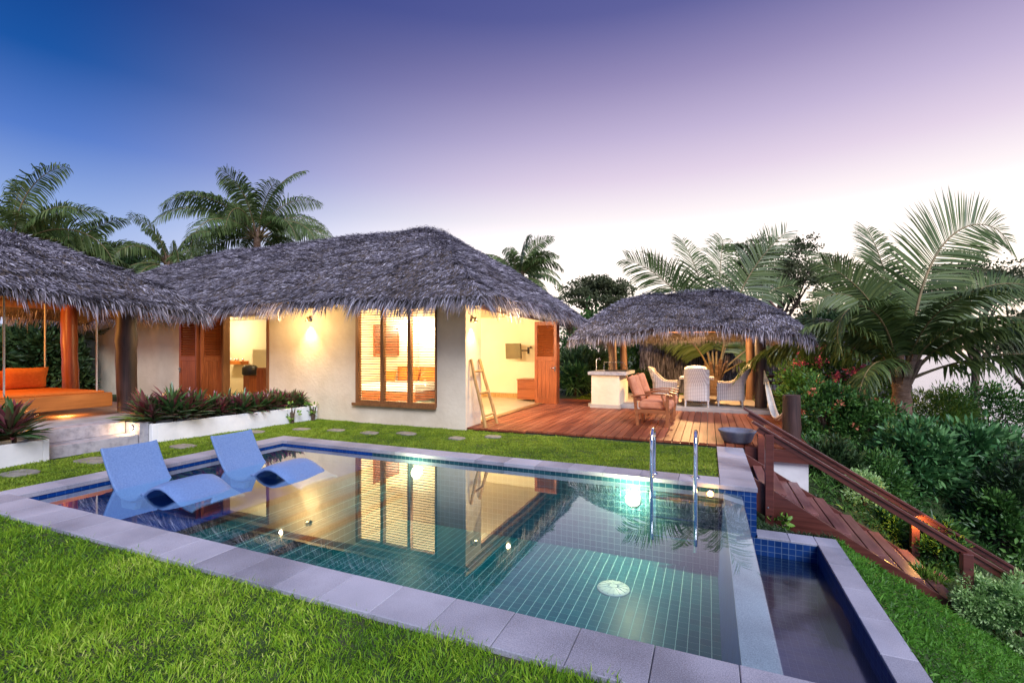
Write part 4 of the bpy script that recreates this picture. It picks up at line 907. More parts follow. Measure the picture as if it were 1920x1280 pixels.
# rhoeo plants
def rosette(seed, n=46, L=.34):
    g = np.random.default_rng(seed); a = np.arange(n)*2.399+g.normal(size=n)*.2; el = np.interp(np.arange(n), [0, n], [R(8), R(80)]) + g.normal(size=n)*.12
    D = np.stack([np.cos(a)*np.cos(el), np.sin(a)*np.cos(el), np.sin(el)], -1); S = np.stack([-np.sin(a), np.cos(a), np.zeros(n)], -1)
    P = np.stack([np.cos(a)*.02, np.sin(a)*.02, .05+.12*np.arange(n)/n], -1)
    Ls = L*g.uniform(.75, 1.15, n)*(1-.15*np.arange(n)/n)
    V, a1, a2, a3, a4 = leaves(P, D, S, Ls, Ls*.19, .22); r = np.clip(g.uniform(0, .8, n), 0, 1); r[el > R(45)] += .2
    return V, [a1, a2, a3, a4], np.repeat(np.clip(r, 0, 1), 7)
def rhoeo_thing(seed, loc, label, sc=1):
    g = np.random.default_rng(seed); Vs, Fs, rs = [], [[], [], [], []], []; n = 0
    for k in range(4):
        V, F, r = rosette(seed*7+k, 40, .30*g.uniform(.85, 1.15)); o_ = np.array([g.uniform(-.14, .14), g.uniform(-.14, .14), g.uniform(-.02, .08)]) if k else np.zeros(3)
        Vs.append(V+o_); rs.append(r)
        for q in range(4): Fs[q].append(F[q]+n)
        n += len(V)
    t = thing('purple_leaf_plant', label, 'plant', loc, g.uniform(0, 6), 'purple leaved plants in the white planters')
    o = raw('foliage', np.concatenate(Vs), [np.concatenate(f) for f in Fs], M['rhoeo'], t, rnd=np.concatenate(rs)); MB().tube([(0, 0, -.05), (0, 0, .12)], .02, 6).build('stem', M['bark'], t); t.scale = (sc,)*3
words = ['nearest the steps at the planter corner, spilling over the side', 'second from the steps in the long planter, the largest clump', 'third from the steps in the long planter', 'fourth from the steps in the long planter', 'fifth from the steps, in the middle of the long planter', 'just right of the middle of the long planter', 'in front of the dark folded door leaf', 'in front of the left doorway edge', 'below the lit doorway', 'second last before the house wall', 'last in the long planter, against the house wall']
for k, w in enumerate(words):
    y = 4.98+k*.275; rhoeo_thing(10+k, (-8.76+.42*(y-4.81)/3.14+RNG.uniform(-.05, .05), y, .25), 'purple green plant ' + w, 1.35 if k < 3 else RNG.uniform(.95, 1.2))
for k, (y, w) in enumerate(((3.22, 'at the right end of the short planter beside the steps'), (2.82, 'second from the right in the short planter'), (2.4, 'third from the right in the short planter'), (1.95, 'at the far left of the short planter'))):
    rhoeo_thing(40+k, (-8.74, y, .24), 'purple green plant ' + w, 1.35)
M['stone_path'] = noise_mat('path_stone', (.16, .15, .12), (.30, .28, .23), 9, .85, .5, bscale=50, dist=.006)
# stepping stones
for k, (u, v, w, d_) in enumerate(((37, 886, .42, .3), (178, 862, .5, .34), (343, 836, .42, .28), (478, 809, .34, .26), (565, 804, .34, .24), (630, 806, .34, .24), (693, 811, .36, .24), (762, 812, .4, .26), (857, 821, .3, .24), (925, 818, .3, .22), (205, 862, .0, 0))):
    if w == 0: continue
    p = at(u, (CAM_H)*FPX/(v-HZ), z=0); g = np.random.default_rng(k); mb = MB(); pts = []
    for j in range(12): t = 2*PI*j/12; pts.append(((abs(math.cos(t))**.6*math.copysign(1, math.cos(t))*w/2)*(1+g.normal()*.04), (abs(math.sin(t))**.6*math.copysign(1, math.sin(t))*d_/2)*(1+g.normal()*.04)))
    mb.prism(pts, 'z', -.02, .008); o = mb.build('stepping_stone', M['stone_path'], bevel=.006); o.location = (p.x, p.y, 0); o.rotation_euler.z = TH*0+g.uniform(-.2, .2)
    tag(o, 'flat pale stepping stone ' + ('at the far left edge by the short planter', 'in the grass in front of the stone steps', 'in front of the right end of the steps', 'nearest the far left pool corner', 'below the planter end', 'first left of the louvred window', 'second one under the louvred window', 'under the middle of the louvred window', 'just left of the house corner', 'just below the ladder foot')[k], 'stepping stone', 'stepping stones in the grass')

# ------------------------------------------------------------------ swing pavilion
sw = thing('swing_pavilion', 'thatched shelter over the hanging daybed at the far left', 'pavilion', (-11, 4, .33), world=True)
mb = MB(); mb.box(-14.4, -9.45, -.6, 6.1, .334, .40); mb.build('floor_slab', M['slab'], sw, bevel=.006)
rfs, hs = hip_roof(sw, -13.1, -8.75, -1.2, 5.95, 2.38, 3.52, -10.95, -10.9, 1.2, 4.0, dens=3400, bulge=.10, droop=.12, fr=.26, L=.15, W=.014, frn=460)
def trunk_post(x_, y_, r_, mat):
    g = np.random.default_rng(int(abs(x_*10))); mb = MB(); pts, rad = [], []
    for i in range(12):
        t = i/11; pts.append((x_+.012*math.sin(t*5+x_), y_+.01*math.cos(t*4), .38+2.1*t)); rad.append(r_*(.92+.02*math.sin(t*9+x_)+g.normal()*.03) + (.018 if i == 7 and r_ > .15 else 0))
    mb.tube(pts, rad, 14); mb.build('post', M[mat], sw)
trunk_post(-9.82, 5.12, .165, 'dark_pole'); trunk_post(-12.0, 5.25, .14, 'red_wood'); trunk_post(-9.85, -.3, .16, 'dark_pole'); trunk_post(-12.1, -.3, .15, 'dark_pole')
for a, b_ in (((-9.85, -.4, 2.42), (-9.85, 5.3, 2.42)), ((-12.05, -.4, 2.42), (-12.05, 5.3, 2.42)), ((-12.3, 5.2, 2.52), (-9.6, 5.2, 2.52)), ((-12.3, -.2, 2.52), (-9.6, -.2, 2.52))): MB().tube([a, b_], .075, 10).build('beam', M['pole_wood'], sw)
bd = thing('hanging_daybed', 'wide orange timber daybed hung on ropes under the left shelter', 'daybed', (-10.5, 3.6, .8), world=True)
mb = MB(); mb.box(-11.75, -9.62, 2.35, 4.80, .56, .80)
mb.build('platform', M['bed_wood'], bd, bevel=.01)
mb = MB(); mb.box(-11.70, -9.70, 2.42, 4.72, .801, .835); mb.build('mat', M['cushion'], bd, bevel=.01)
mb = MB(); mb.box(-11.80, -11.66, 2.35, 4.74, .80, 1.16); mb.build('backrest', M['bed_wood'], bd, bevel=.01)
for x_, y_ in ((-9.72, 4.62), (-9.72, 3.47), (-11.6, 2.6), (-11.6, 4.70)):
    MB().tube([(x_, y_, .80), (x_, y_, 2.42)], .013, 7).build('rope', M['rope'], bd); 
def pil(label, loc, rz, tilt, sc, first=[None]):
    if first[0] is None: first[0] = cushion_mesh(.62, .40, .17).build('cushion', M['cushion']); o = first[0]
    else: o = first[0].copy(); COL.objects.link(o)
    o.location = (loc[0]+.06, loc[1], loc[2]); o.rotation_euler = (tilt, 0, rz); o.scale = sc; tag(o, label, 'cushion', 'orange cushions on the daybed'); return o
for y_, lb, s_ in ((4.33, 'orange cushion at the right end of the hanging daybed backrest', 1), (3.65, 'orange cushion left of the first, cut by the photo edge', 1), (2.95, 'third orange cushion, out at the daybed end', 1)):
    pil(lb, (-11.48, y_, .835), R(90), R(-16) if False else R(14), (1, 1, 1))
lamp('pavilion_light', 'POINT', (-12.4, 3.2, 1.7), 130, (1, .40, .07), .08, sw)
lamp('pavilion_light', 'POINT', (-10.9, 3.3, 2.15), 110, (1, .42, .09), .08, sw)
lamp('pavilion_light', 'POINT', (-10.2, 4.4, .47), 9, (1, .45, .12), .08, sw)

# ------------------------------------------------------------------ loungers in the pool
def lounger(label, x0, y0):
    t = thing('pool_lounger', label, 'lounger', (x0, y0, -.26), 0, 'blue loungers on the shallow shelf')
    prof = [(0, .63), (.07, .50), (.15, .36), (.25, .22), (.33, .145), (.42, .105), (.54, .095), (.66, .12), (.78, .19), (.90, .275), (1.0, .315), (1.10, .325), (1.20, .30), (1.31, .25), (1.42, .195), (1.55, .16), (1.62, .15)]
    w = .60; th = .035; mb = MB(); m_ = []
    def f(a, b):
        k = a*(len(prof)-1); i = min(int(k), len(prof)-2); q = k-i; x = prof[i][0]*(1-q)+prof[i+1][0]*q; z = prof[i][1]*(1-q)+prof[i+1][1]*q
        e = (b-.5)*2; return (x, (b-.5)*w, z - .035*e**6*(1 if a > .5 else -.4))
    mb.sheet(f, 48, 16); o = mb.build('lounger_shell', M['lounger'], t, fix=False, solid=th); 
    b = o.modifiers.new('b', 'BEVEL'); b.width = .012; b.segments = 3; b.limit_method = 'ANGLE'
    for y in (-.24, .24): MB().prism([(.36, 0), (.60, 0), (.64, .09), (.54, .075), (.42, .085), (.34, .13)], 'y', y-.03, y+.03).build('foot', M['lounger'], t)
lounger('blue moulded lounger nearest the camera on the pool shelf', -6.50, 3.42)
lounger('blue moulded lounger farther back by the far pool corner', -6.12, 4.46)

# pool ladder
pl = thing('pool_ladder', 'stainless steel pool ladder with two curved handrails', 'ladder', (-.38, 5.8, 0), world=True)
for u, v in ((1227, 889), (1305, 897)):
    d = CAM_H*FPX/(v-HZ); p = at(u, d, z=0); x_ = p.x; pts = [(x_, 5.93, .0), (x_, 5.93, .42), (x_, 5.90, .53), (x_, 5.82, .58), (x_, 5.70, .56), (x_, 5.64, .46), (x_, 5.63, .2), (x_, 5.63, -.75)]
    pts = [Vector(q) for q in pts]; sm_ = []
    for a, b_ in zip(pts[:-1], pts[1:]): sm_ += [a, a.lerp(b_, .5)]
    sm_.append(pts[-1]); MB().tube(sm_, .021, 12).build('handrail', M['steel'], pl)
    mb = MB(); mb.lathe((x_, 5.93, .012), [(.021, .03), (.045, .012), (.05, 0), (.02, 0)], 16); mb.build('base_flange', M['steel'], pl)
    if u == 1227: xa = x_
for z in (-.18, -.40, -.62): MB().box(xa, x_, 5.60, 5.67, z-.012, z+.012).build('rung', M['steel'], pl, bevel=.005)
al = thing('pool_amber_lamp', 'small amber lamp glowing at the waterline right of the pool ladder', 'lamp', (.02, PY1-.002, -.10))
mb = MB(); mb.tube([(0, 0, 0), (0, -.02, 0)], .045, 14); mb.build('light_ring', M['steel'], al); mb = MB(); mb.tube([(0, -.021, 0), (0, -.026, 0)], .034, 14); mb.build('light_lens', M['glow_amber'], al)
lamp('amber_light', 'POINT', (0, -.06, 0), 5, (1, .40, .06), .02, al)
# ------------------------------------------------------------------ lawns
def grass(name, label, xy, L, W, mat, spread=.55, droop=.55, seed=1, patch=1.0):
    g = np.random.default_rng(seed); n = len(xy); x, y = xy[:, 0], xy[:, 1]
    pn = np.sin(x*5.1+np.sin(y*3.7)*1.4)*np.sin(y*6.3+np.sin(x*2.9)*1.7); pn2 = np.sin(x*1.3+1+y*.6)*np.sin(y*1.7-x*.5); pn3 = np.sin(x*17+y*5+np.sin(y*13))*np.sin(y*19-x*4)
    P = np.stack([x, y, H(x, y)-.004], -1)
    cl = np.stack([np.sin(x*23+y*11), np.cos(y*21-x*9), np.zeros(n)], -1)*.35
    D = norm(np.concatenate([g.normal(size=(n, 2))*spread, np.ones((n, 1))], 1) + cl*patch)
    S = rand_dir(n)*[1, 1, .15]
    Ls = L*g.uniform(.45, 1.25, n)*(1+.30*pn+.18*pn3)
    B = blades(P, D, S, Ls, W*g.uniform(.7, 1.3, n), g.uniform(.1, droop*1.3, n))
    r = np.clip(.40+.20*pn2+.13*pn+.08*pn3+.23*g.normal(size=n)+.3*(g.random(n) < .06), 0, 1)
    o = raw(name, B[0], [B[1], B[2]], M[mat], rnd=np.repeat(r, 5)); tag(o, label, 'grass', kind='stuff'); return o
def samp(n, x0, x1, y0, y1, seed, f=None):
    g = np.random.default_rng(seed); p = np.stack([g.uniform(x0, x1, n), g.uniform(y0, y1, n)], -1)
    return p if f is None else p[f(p[:, 0], p[:, 1], g)]
def fore(x, y, g):
    l, d = ld(x, y); k = (d > 1.6) & (np.abs(l) < 1.22*d+.35) & (d < 9)
    return k & (g.random(len(x)) < np.clip(2.9/np.maximum(d, .1), .25, 1)**1.3) & (y < 2.14+.03*np.sin(x*9)+.02*np.sin(x*23))
grass('lawn_grass', 'long bright green grass in the foreground below the pool coping', samp(520000, -9.0, 1.05, -2.6, 2.15, 1, fore), .075, .0052, 'grass', seed=11)
far = samp(150000, -8.2, .12, 6.07, 8.0, 2, lambda x, y, g: (x < .12+.01*np.sin(y*30)) & ((x < -3.3) | (y < 8.06)) & ((y < 7.98) | (x > -4.3)))
grass('house_lawn_grass', 'short mown grass strip between the pool and the house', far, .042, .0085, 'grass_far', seed=12)
left = samp(110000, -8.60, -6.97, 1.0, 8.0, 3, lambda x, y, g: (x > -8.50+.42*np.clip((y-4.8)/3.1, 0, 1)-.02) & ((y > 6.07) | (x < -6.97)))
grass('side_lawn_grass', 'grass strip between the left pool edge and the white planters', left, .045, .008, 'grass_far', seed=13)
back = samp(60000, -6.0, 3.5, 14.2, 18.2, 4, lambda x, y, g: ((x < -2.9) | (x > 1.5) | (y > 16)) & (x > -4.0))
grass('back_lawn_grass', 'shaded grass behind the deck and dining shelter', back, .06, .014, 'grass_far', seed=14)
slope = samp(75000, 1.27, 4.2, 2.3, 6.43, 5, lambda x, y, g: (g.random(len(x)) < np.clip(1.25-.25*(x-1.27), .3, 1)))
grass('slope_grass', 'thick bright green ground cover on the slope right of the lower basin', slope, .085, .011, 'grass_slope', .9, .8, seed=15)
gap = samp(5000, .50, 1.3, 5.96, 6.43, 6); grass('gap_grass', 'dark weeds growing between the basin and the stair', gap, .09, .008, 'bush_dark', .9, .8, seed=16)
under = samp(110000, .8, 14, 6.5, 17, 7, lambda x, y, g: (y > 8.15) & (x > 1.5) | (x > 3.7) | ((g.random(len(x)) < .25) & (x > 1.5))); grass('slope_undergrowth', 'dark undergrowth covering the slope beyond the stair', under, .26, .024, 'bush', 1.0, .9, seed=17)
tg = samp(9000, -9.43, -9.02, .5, 7.5, 8, lambda x, y, g: (y < 3.4) | (y > 4.8)); P_ = blades(np.stack([tg[:, 0], tg[:, 1], np.full(len(tg), .325)], -1), rand_dir(len(tg), 2.2), rand_dir(len(tg)), .045, .008, .5)
mbp = raw('terrace_grass', P_[0], [P_[1], P_[2]], M['grass_far'], rnd=np.repeat(np.random.default_rng(3).random(len(tg)), 5)); tag(mbp, 'narrow grass strip along the terrace edge above the stone steps', 'grass', kind='stuff')
mb = MB(); mb.add([(-8, 18.3, .0), (-2.6, 16.6, .0), (-2.5, 17.2, .0), (-8, 19.2, .0)], [(0, 1, 2, 3)]); tag(mb.build('path', M['sand']), kind='structure')

# ------------------------------------------------------------------ palms
def frond(parent, az, e0, L, dr, roll=0.0, n=64, wl=.21, hang=.45, seed=0, base=(0, 0, 0), mat='palm', W=.05, power=1.25):
    """az: 0 to the right in the photo, 90 away from the camera"""
    g = np.random.default_rng(seed); a = R(az)+TH; e0 = R(e0); dr = R(dr); K = 26
    p = np.array(base, float); pts = [p.copy()]; tg_ = []
    for i in range(K):
        s = (i+.5)/K; e = e0-dr*s**power; d = np.array([math.cos(a)*math.cos(e), math.sin(a)*math.cos(e), math.sin(e)]); tg_.append(d); p = p+d*L/K; pts.append(p.copy())
    pts = np.array(pts); tg_.append(tg_[-1]); T = np.array(tg_)
    s = np.linspace(.16, 1.0, n)**.95; s = np.concatenate([s, s+g.normal(size=n)*.004]).clip(0, 1); side = np.concatenate([np.ones(n), -np.ones(n)])
    f = s*K; i = np.minimum(f.astype(int), K-1); q = (f-i)[:, None]; P = pts[i]*(1-q)+pts[i+1]*q; Tt = norm(T[i]*(1-q)+T[i+1]*q)
    H0 = np.array([-math.sin(a), math.cos(a), 0.]); U = norm(np.cross(Tt, np.tile(H0, (len(s), 1)))); U = np.where(U[:, 2:3] < 0, -U, U) if abs(e0) < 1.2 else U
    rl_ = R(roll); Sd = H0*math.cos(rl_) + U*math.sin(rl_)
    al = np.interp(s, [0, .5, 1], [R(76), R(62), R(36)])[:, None] + g.normal(size=(len(s), 1))*.05
    D = Tt*np.cos(al) + Sd*side[:, None]*np.sin(al) + U*.16
    ll = L*wl*np.interp(s, [.1, .3, .6, .85, 1], [.6, .95, 1.0, .78, .42])*g.uniform(.86, 1.08, len(s))
    Sv = norm(np.cross(D, U) * 1.0 + g.normal(size=(len(s), 3))*.15); Sv = norm(Tt + g.normal(size=(len(s), 3))*.25)
    # leaflet in three pieces bending down
    Dn = norm(D); W_ = W*np.interp(s, [0, .5, 1], [1, 1, .6]); G = np.array([0, 0, -1.]); h_ = (hang*g.uniform(.6, 1.35, len(s)))[:, None]; l_ = ll[:, None]
    m1 = P+norm(Dn+G*h_*.25)*l_*.35; m2 = m1+norm(Dn+G*h_*1.0)*l_*.35; m3 = m2+norm(Dn+G*h_*2.2)*l_*.3
    w_ = W_[:, None]; V = np.stack([P-Sv*w_*.3, P+Sv*w_*.3, m1-Sv*w_*.5, m1+Sv*w_*.5, m2-Sv*w_*.4, m2+Sv*w_*.4, m3], 1).reshape(-1, 3)
    b = (np.arange(len(s))*7)[:, None]; Q = np.concatenate([b+np.array([[0, 1, 3, 2]]), b+np.array([[2, 3, 5, 4]])]); Tr = b+np.array([[4, 5, 6]])
    mb = MB(); rr_ = np.interp(np.linspace(0, 1, K+1), [0, .15, 1], [.042, .026, .004])*L/4; mb.tube([tuple(x) for x in pts], list(rr_), 6, cap=False)
    nv = len(V); V2 = np.array(mb.v); F2 = np.array(mb.f)+nv
    o = raw('frond', np.concatenate([V, V2]), [Q, F2, Tr], M[mat], parent, rnd=np.concatenate([np.repeat(np.clip(g.normal(.45, .2, len(s)), 0, 1), 7), np.ones(len(V2))*.5]))
    o.data.materials.append(M['rachis']); mi = np.zeros(len(o.data.polygons), np.int32); mi[len(Q):len(Q)+len(F2)] = 1; o.data.polygons.foreach_set('material_index', mi)
    return o
def palm(label, loc, zc, fronds, tr=.16, seed=0, n=64, lean=(0, 0), **k):
    t = thing('palm_tree', label, 'palm', loc, 0, None); g = np.random.default_rng(seed); h_ = zc-loc[2]
    mb = MB(); pts, rad = [], []
    m_ = max(8, int(h_/.14)); 
    for i in range(m_+1):
        q = i/m_; pts.append((lean[0]*q, lean[1]*q, -.2+(h_+.2)*q)); rad.append(tr*(1.25-.35*q)*(1+.10*(i % 2))+g.normal()*.006)
    mb.tube(pts, rad, 12); mb.build('trunk', M['palm_bark'], t)
    mb = MB()
    for i in range(12):
        a = i*2.4; mb.beam((lean[0]+math.cos(a)*tr*.5, lean[1]+math.sin(a)*tr*.5, h_-.30), (lean[0]+math.cos(a)*(tr+.16), lean[1]+math.sin(a)*(tr+.16), h_+.30+.02*i), .10, .035)
    mb.build('leaf_bases', M['palm_bark'], t)
    for j, f in enumerate(fronds):
        az, e0, L, dr = f[:4]; kw = dict(f[4]) if len(f) > 4 else {}; a = R(az)+TH; r_ = tr*.6
        frond(t, az, e0, L, dr, seed=seed*100+j, n=n, base=(lean[0]+math.cos(a)*r_, lean[1]+math.sin(a)*r_, h_-.05), **{**k, **kw})
    return t
def auto_fronds(n, L, seed, lo=-5, hi=82):
    g = np.random.default_rng(seed); o = []
    for i in range(n):
        q = i/(n-1); e = hi-(hi-lo)*q**.9+g.normal()*5; o.append((i*137.5+g.normal()*12, e, L*g.uniform(.85, 1.1)*(1-.12*q), 55+70*g.uniform(.5, 1)*(1 if q > .25 else .55), {'roll': g.choice([-1, 1])*g.uniform(30, 85)*(1 if e > 40 else .45), 'hang': g.uniform(.45, 1.15), 'wl': g.uniform(.17, .21)}))
    return o
hero = [(12, 80, 5.3, 128, {'roll': 75, 'hang': .12, 'wl': .23, 'power': 2.6}), (165, 82, 3.0, 150, {'roll': -70, 'hang': .2, 'power': 2.6}), (200, 78, 3.4, 200, {'hang': .6, 'roll': 30, 'power': 2.0}), (172, 68, 2.7, 110, {'hang': .9, 'wl': .23, 'roll': 20, 'power': 1.5}),
        (212, 42, 2.6, 130, {'hang': 1.0, 'wl': .26, 'roll': 20}), (-8, 54, 4.4, 108, {'hang': 1.0, 'wl': .24, 'roll': 15}), (-25, 30, 3.9, 70, {'hang': 1.1, 'wl': .22}), (25, 66, 4.4, 120, {'hang': .8, 'roll': 30}), (95, 80, 4.3, 60, {'hang': .3}), (110, 62, 4.0, 100, {'hang': .5}), (60, 58, 4.0, 100, {'hang': .6, 'roll': 30}),
        (-70, 74, 3.4, 140, {'hang': .6}), (150, 48, 3.6, 110, {'hang': .8, 'roll': 20}), (-40, 64, 3.6, 135, {'hang': .8}), (75, 86, 4.0, 40, {'hang': .2, 'roll': 20}), (170, 87, 3.1, 60, {'hang': .3, 'roll': 70}), (5, 72, 4.2, 90, {'hang': .5, 'roll': 60}), (-90, 80, 3.2, 100, {'hang': .5})]
p = at(1690, 10.0, z=0); palm('large coconut palm with arching fronds at the right on the slope', (p.x, p.y, -.15), .95, hero, .17, 3, 104, W=.050)
# dry hanging fronds of the big palm are inside it; the palm behind the dining shelter
p = at(1342, 15.8, z=0); palm('coconut palm right behind the dining pavilion roof', (p.x, p.y, 0), .75, [(100, 86, 5.6, 40, {'roll': 10, 'hang': .2}), (168, 70, 4.7, 110, {'hang': .4, 'roll': 70}), (178, 68, 4.4, 85, {'hang': .5, 'roll': 60}), (168, 82, 5.2, 60, {'hang': .3, 'roll': 75}), (12, 80, 4.7, 75, {'hang': .3, 'roll': 70}), (-5, 52, 4.8, 95, {'hang': .6, 'roll': 50}), (60, 84, 5.7, 40, {'hang': .3, 'roll': 40}), (130, 82, 5.3, 50, {'hang': .3, 'roll': 40}), (-35, 40, 3.6, 95, {'hang': .8}), (120, 60, 4.2, 80, {}), (5, 84, 5.6, 45, {'hang': .2, 'roll': 75})], .2, 5, 100, W=.062)
p = at(482, 22, z=0); palm('tall coconut palm with a full crown behind the house roof', (p.x, p.y, 0), 6.9, auto_fronds(26, 4.3, 5, 5, 88), .16, 7, 70, W=.065)
p = at(318, 19, z=0); palm('smaller palm left of the tall one behind the house', (p.x, p.y, 0), 5.0, auto_fronds(18, 2.9, 8, 5, 80), .13, 9, 56, W=.055)
p = at(972, 23, z=0); palm('palm showing over the right slope of the house roof', (p.x, p.y, 0), 5.1, auto_fronds(22, 3.0, 11, 0, 85), .15, 11, 60, W=.06)
p = at(20, 15, z=0); palm('palm with long fronds at the far left behind the swing shelter', (p.x, p.y, 0), 4.9, auto_fronds(22, 3.6, 14, 0, 84), .15, 13, 70, W=.055)
p = at(128, 16.5, z=0); palm('drooping palm behind the peak of the swing shelter', (p.x, p.y, 0), 4.7, auto_fronds(22, 2.7, 17, -15, 70), .14, 15, 64, W=.055)
p = at(42, 13.2, z=0); palm('young palm with thick bare stalks behind the daybed', (p.x, p.y, 0), .7, [(170, 70, 2.4, 30, {}), (10, 50, 2.6, 30, {}), (40, 75, 2.6, 40, {}), (120, 80, 2.6, 30, {}), (0, 62, 2.4, 50, {}), (-20, 30, 2.0, 60, {}), (190, 40, 2.0, 60, {})], .12, 19, 30)

# ------------------------------------------------------------------ bushes and trees
def foliage(parent, c, rad, n, mat, L, W, seed, clump=40, flat=1.0, up=.35, name='foliage', shell=.55, cr=.22):
    g = np.random.default_rng(seed); m = max(6, n//clump); d = rand_dir(m, .25, g); rr_ = g.uniform(shell, 1.0, m)**.7
    lump = 1+.22*np.sin(d[:, 0]*5+seed)*np.cos(d[:, 1]*4+seed*2); C_ = d*(rr_*lump)[:, None]*np.array(rad) + np.array(c)
    cs = g.uniform(.6, 1.3, m)*cr*min(rad[0], rad[2]*1.5); ci = g.integers(0, m, n)
    off = g.normal(size=(n, 3))*.55; P = C_[ci] + off*cs[ci][:, None]*[1, 1, flat]
    D = norm(off) + norm(P-np.array(c))*.6 + [0, 0, up] + g.normal(size=(n, 3))*.35; S = np.cross(norm(D), rand_dir(n, 0, g))
    Ls = L*g.uniform(.65, 1.25, n); V, a1, a2, a3, a4 = leaves(P, D, S, Ls, W*g.uniform(.7, 1.2, n), .2)
    r = np.clip((g.random(m)*.55)[ci] + g.random(n)*.5, 0, 1)
    return raw(name, V, [a1, a2, a3, a4], M[mat], parent, rnd=np.repeat(r, 7))
bushn = [0]
def bush(label, u, vt, vb, wpx, d, n, mat, L=.09, W=.045, name='shrub', cat='shrub', flowers=None, dep=.8, group=None, **k):
    bushn[0] += 1; sd = 100+bushn[0]; r = wpx/2*d/FPX; zt = CAM_H-(vt-HZ)*d/FPX; zb = CAM_H-(vb-HZ)*d/FPX; p = at(u, d, z=0); gz = float(H(p.x, p.y)); zc = (zt+zb)/2; rz_2 = (zt-zb)/2
    t = thing(name, label, cat, (p.x, p.y, gz), 0, group)
    foliage(t, (0, 0, zc-gz), (r, r*dep, rz_2), n, mat, L, W, sd, **k); g = np.random.default_rng(sd); mb = MB()
    for j in range(6):
        a = g.uniform(0, 6.3); e = Vector((math.cos(a)*r*.55, math.sin(a)*r*.5*dep, zc-gz+g.uniform(-.1, .7)*rz_2)); mb.tube([(0, 0, -.1), (e.x*.35, e.y*.35, e.z*.5), e], [.03, .022, .008], 6)
    mb.build('stems', M['bark'], t)
    if flowers:
        for j in range(flowers[1]):
            dd = rand_dir(1, .9, g)[0]; q = np.array([dd[0]*r*1.02, dd[1]*r*dep, zc-gz+dd[2]*rz_2*1.02]); m_ = flowers[2]
            D = rand_dir(m_, .6, g); V, a1, a2, a3, a4 = leaves(q+g.normal(size=(m_, 3))*.05*(1.4 if m_ > 30 else .6), D, np.cross(D, rand_dir(m_, 0, g)), .07 if m_ > 30 else .05, .06 if m_ > 30 else .045)
            raw('flower_cluster', V, [a1, a2, a3, a4], M[flowers[0]], t, rnd=np.repeat(g.random(m_), 7))
    return t
bush('bougainvillea bush topped with pink flowers behind the log post', 1550, 648, 800, 135, 13.0, 5200, 'bush', .10, .055, flowers=('pink', 34, 60))
bush('pale green leafy bush beside the dining shelter corner', 1508, 690, 830, 90, 10.5, 4200, 'bush_light', .09, .05)
bush('green bush with coral flowers just right of the log post', 1545, 715, 860, 110, 9.2, 5600, 'bush', .085, .045, flowers=('coral', 18, 14))
bush('green bush with sparse orange blossoms left of the big palm trunk', 1618, 745, 880, 120, 9.0, 5600, 'bush', .085, .045, flowers=('coral', 12, 14))
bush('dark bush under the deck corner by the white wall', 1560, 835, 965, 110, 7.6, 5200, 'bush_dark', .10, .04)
bush('tall fine leaved bush behind the stair rail', 1640, 850, 980, 100, 7.4, 5600, 'bush', .08, .028)
bush('cool green broad leaved bush in the middle of the slope', 1718, 790, 960, 130, 7.8, 5200, 'bush_blue', .13, .055)
bush('large cool green bush on the right slope below the palm', 1815, 800, 990, 150, 7.8, 6000, 'bush_blue', .13, .06)
bush('light green grassy bush just right of the palm trunk', 1760, 735, 850, 110, 10.6, 5200, 'bush_light', .12, .022)
bush('dark green bush at the right picture edge below the palm fronds', 1850, 725, 850, 160, 11.5, 6000, 'bush', .10, .04)
bush('brownish twiggy bush at the far right edge above the hedge', 1905, 860, 1060, 120, 6.9, 3000, 'bush_dark', .10, .04)
bush('dark leafy bush over the sea glints at the right edge', 1868, 930, 1090, 110, 6.8, 2600, 'bush', .09, .04)
bush('green ground shrub behind the lower stair lamp', 1680, 950, 1070, 110, 6.9, 4800, 'bush', .085, .03)
bush('small shrub beside the lower lamp post', 1765, 985, 1110, 80, 6.3, 4200, 'bush', .085, .032)
bush('low dark shrub against the middle of the stair', 1600, 930, 1010, 90, 7.2, 3600, 'bush_blue', .08, .035)
bush('pale green tufted hedge bush at the lower right, nearest the stair foot', 1835, 1078, 1180, 78, 4.9, 8000, 'silver', .042, .017, clump=55, cr=.2)
bush('larger pale green hedge bush cut by the lower right picture edge', 1912, 1088, 1225, 105, 4.75, 12000, 'silver', .045, .018, clump=60, cr=.18)
bush('pale grey green shrub climbing behind the handrail', 1620, 880, 960, 60, 7.0, 2600, 'silver', .05, .02)
bush('grassy bush left of the big palm trunk base', 1640, 700, 790, 90, 12.0, 4200, 'bush_light', .15, .02)
bush('shrub mass right of the thatch screen', 1500, 640, 720, 90, 17.5, 4200, 'bush_dark', .16, .07)
bush('dark tree like bush behind the bougainvillea', 1560, 585, 700, 130, 19, 5200, 'bush_dark', .17, .08)
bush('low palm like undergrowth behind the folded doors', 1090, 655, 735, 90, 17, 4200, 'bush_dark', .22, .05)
bush('fern like green plant left of the counter', 1078, 690, 735, 50, 16.2, 1200, 'bush_blue', .3, .04)
bush('bright green bush over the dark undergrowth beside the house', 1110, 590, 690, 110, 19, 5000, 'bush', .15, .07)
bush('leafy green bush behind the bar posts', 1185, 640, 720, 90, 19, 4000, 'bush', .14, .07)
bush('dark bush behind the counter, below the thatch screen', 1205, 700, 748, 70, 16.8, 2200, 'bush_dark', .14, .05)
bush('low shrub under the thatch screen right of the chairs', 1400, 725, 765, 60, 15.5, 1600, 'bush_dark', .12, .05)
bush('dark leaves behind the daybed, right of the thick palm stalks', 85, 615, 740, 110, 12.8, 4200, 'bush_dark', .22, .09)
bush('dark leaves at the left edge behind the daybed', 5, 620, 740, 90, 12.6, 3600, 'bush_dark', .22, .09)
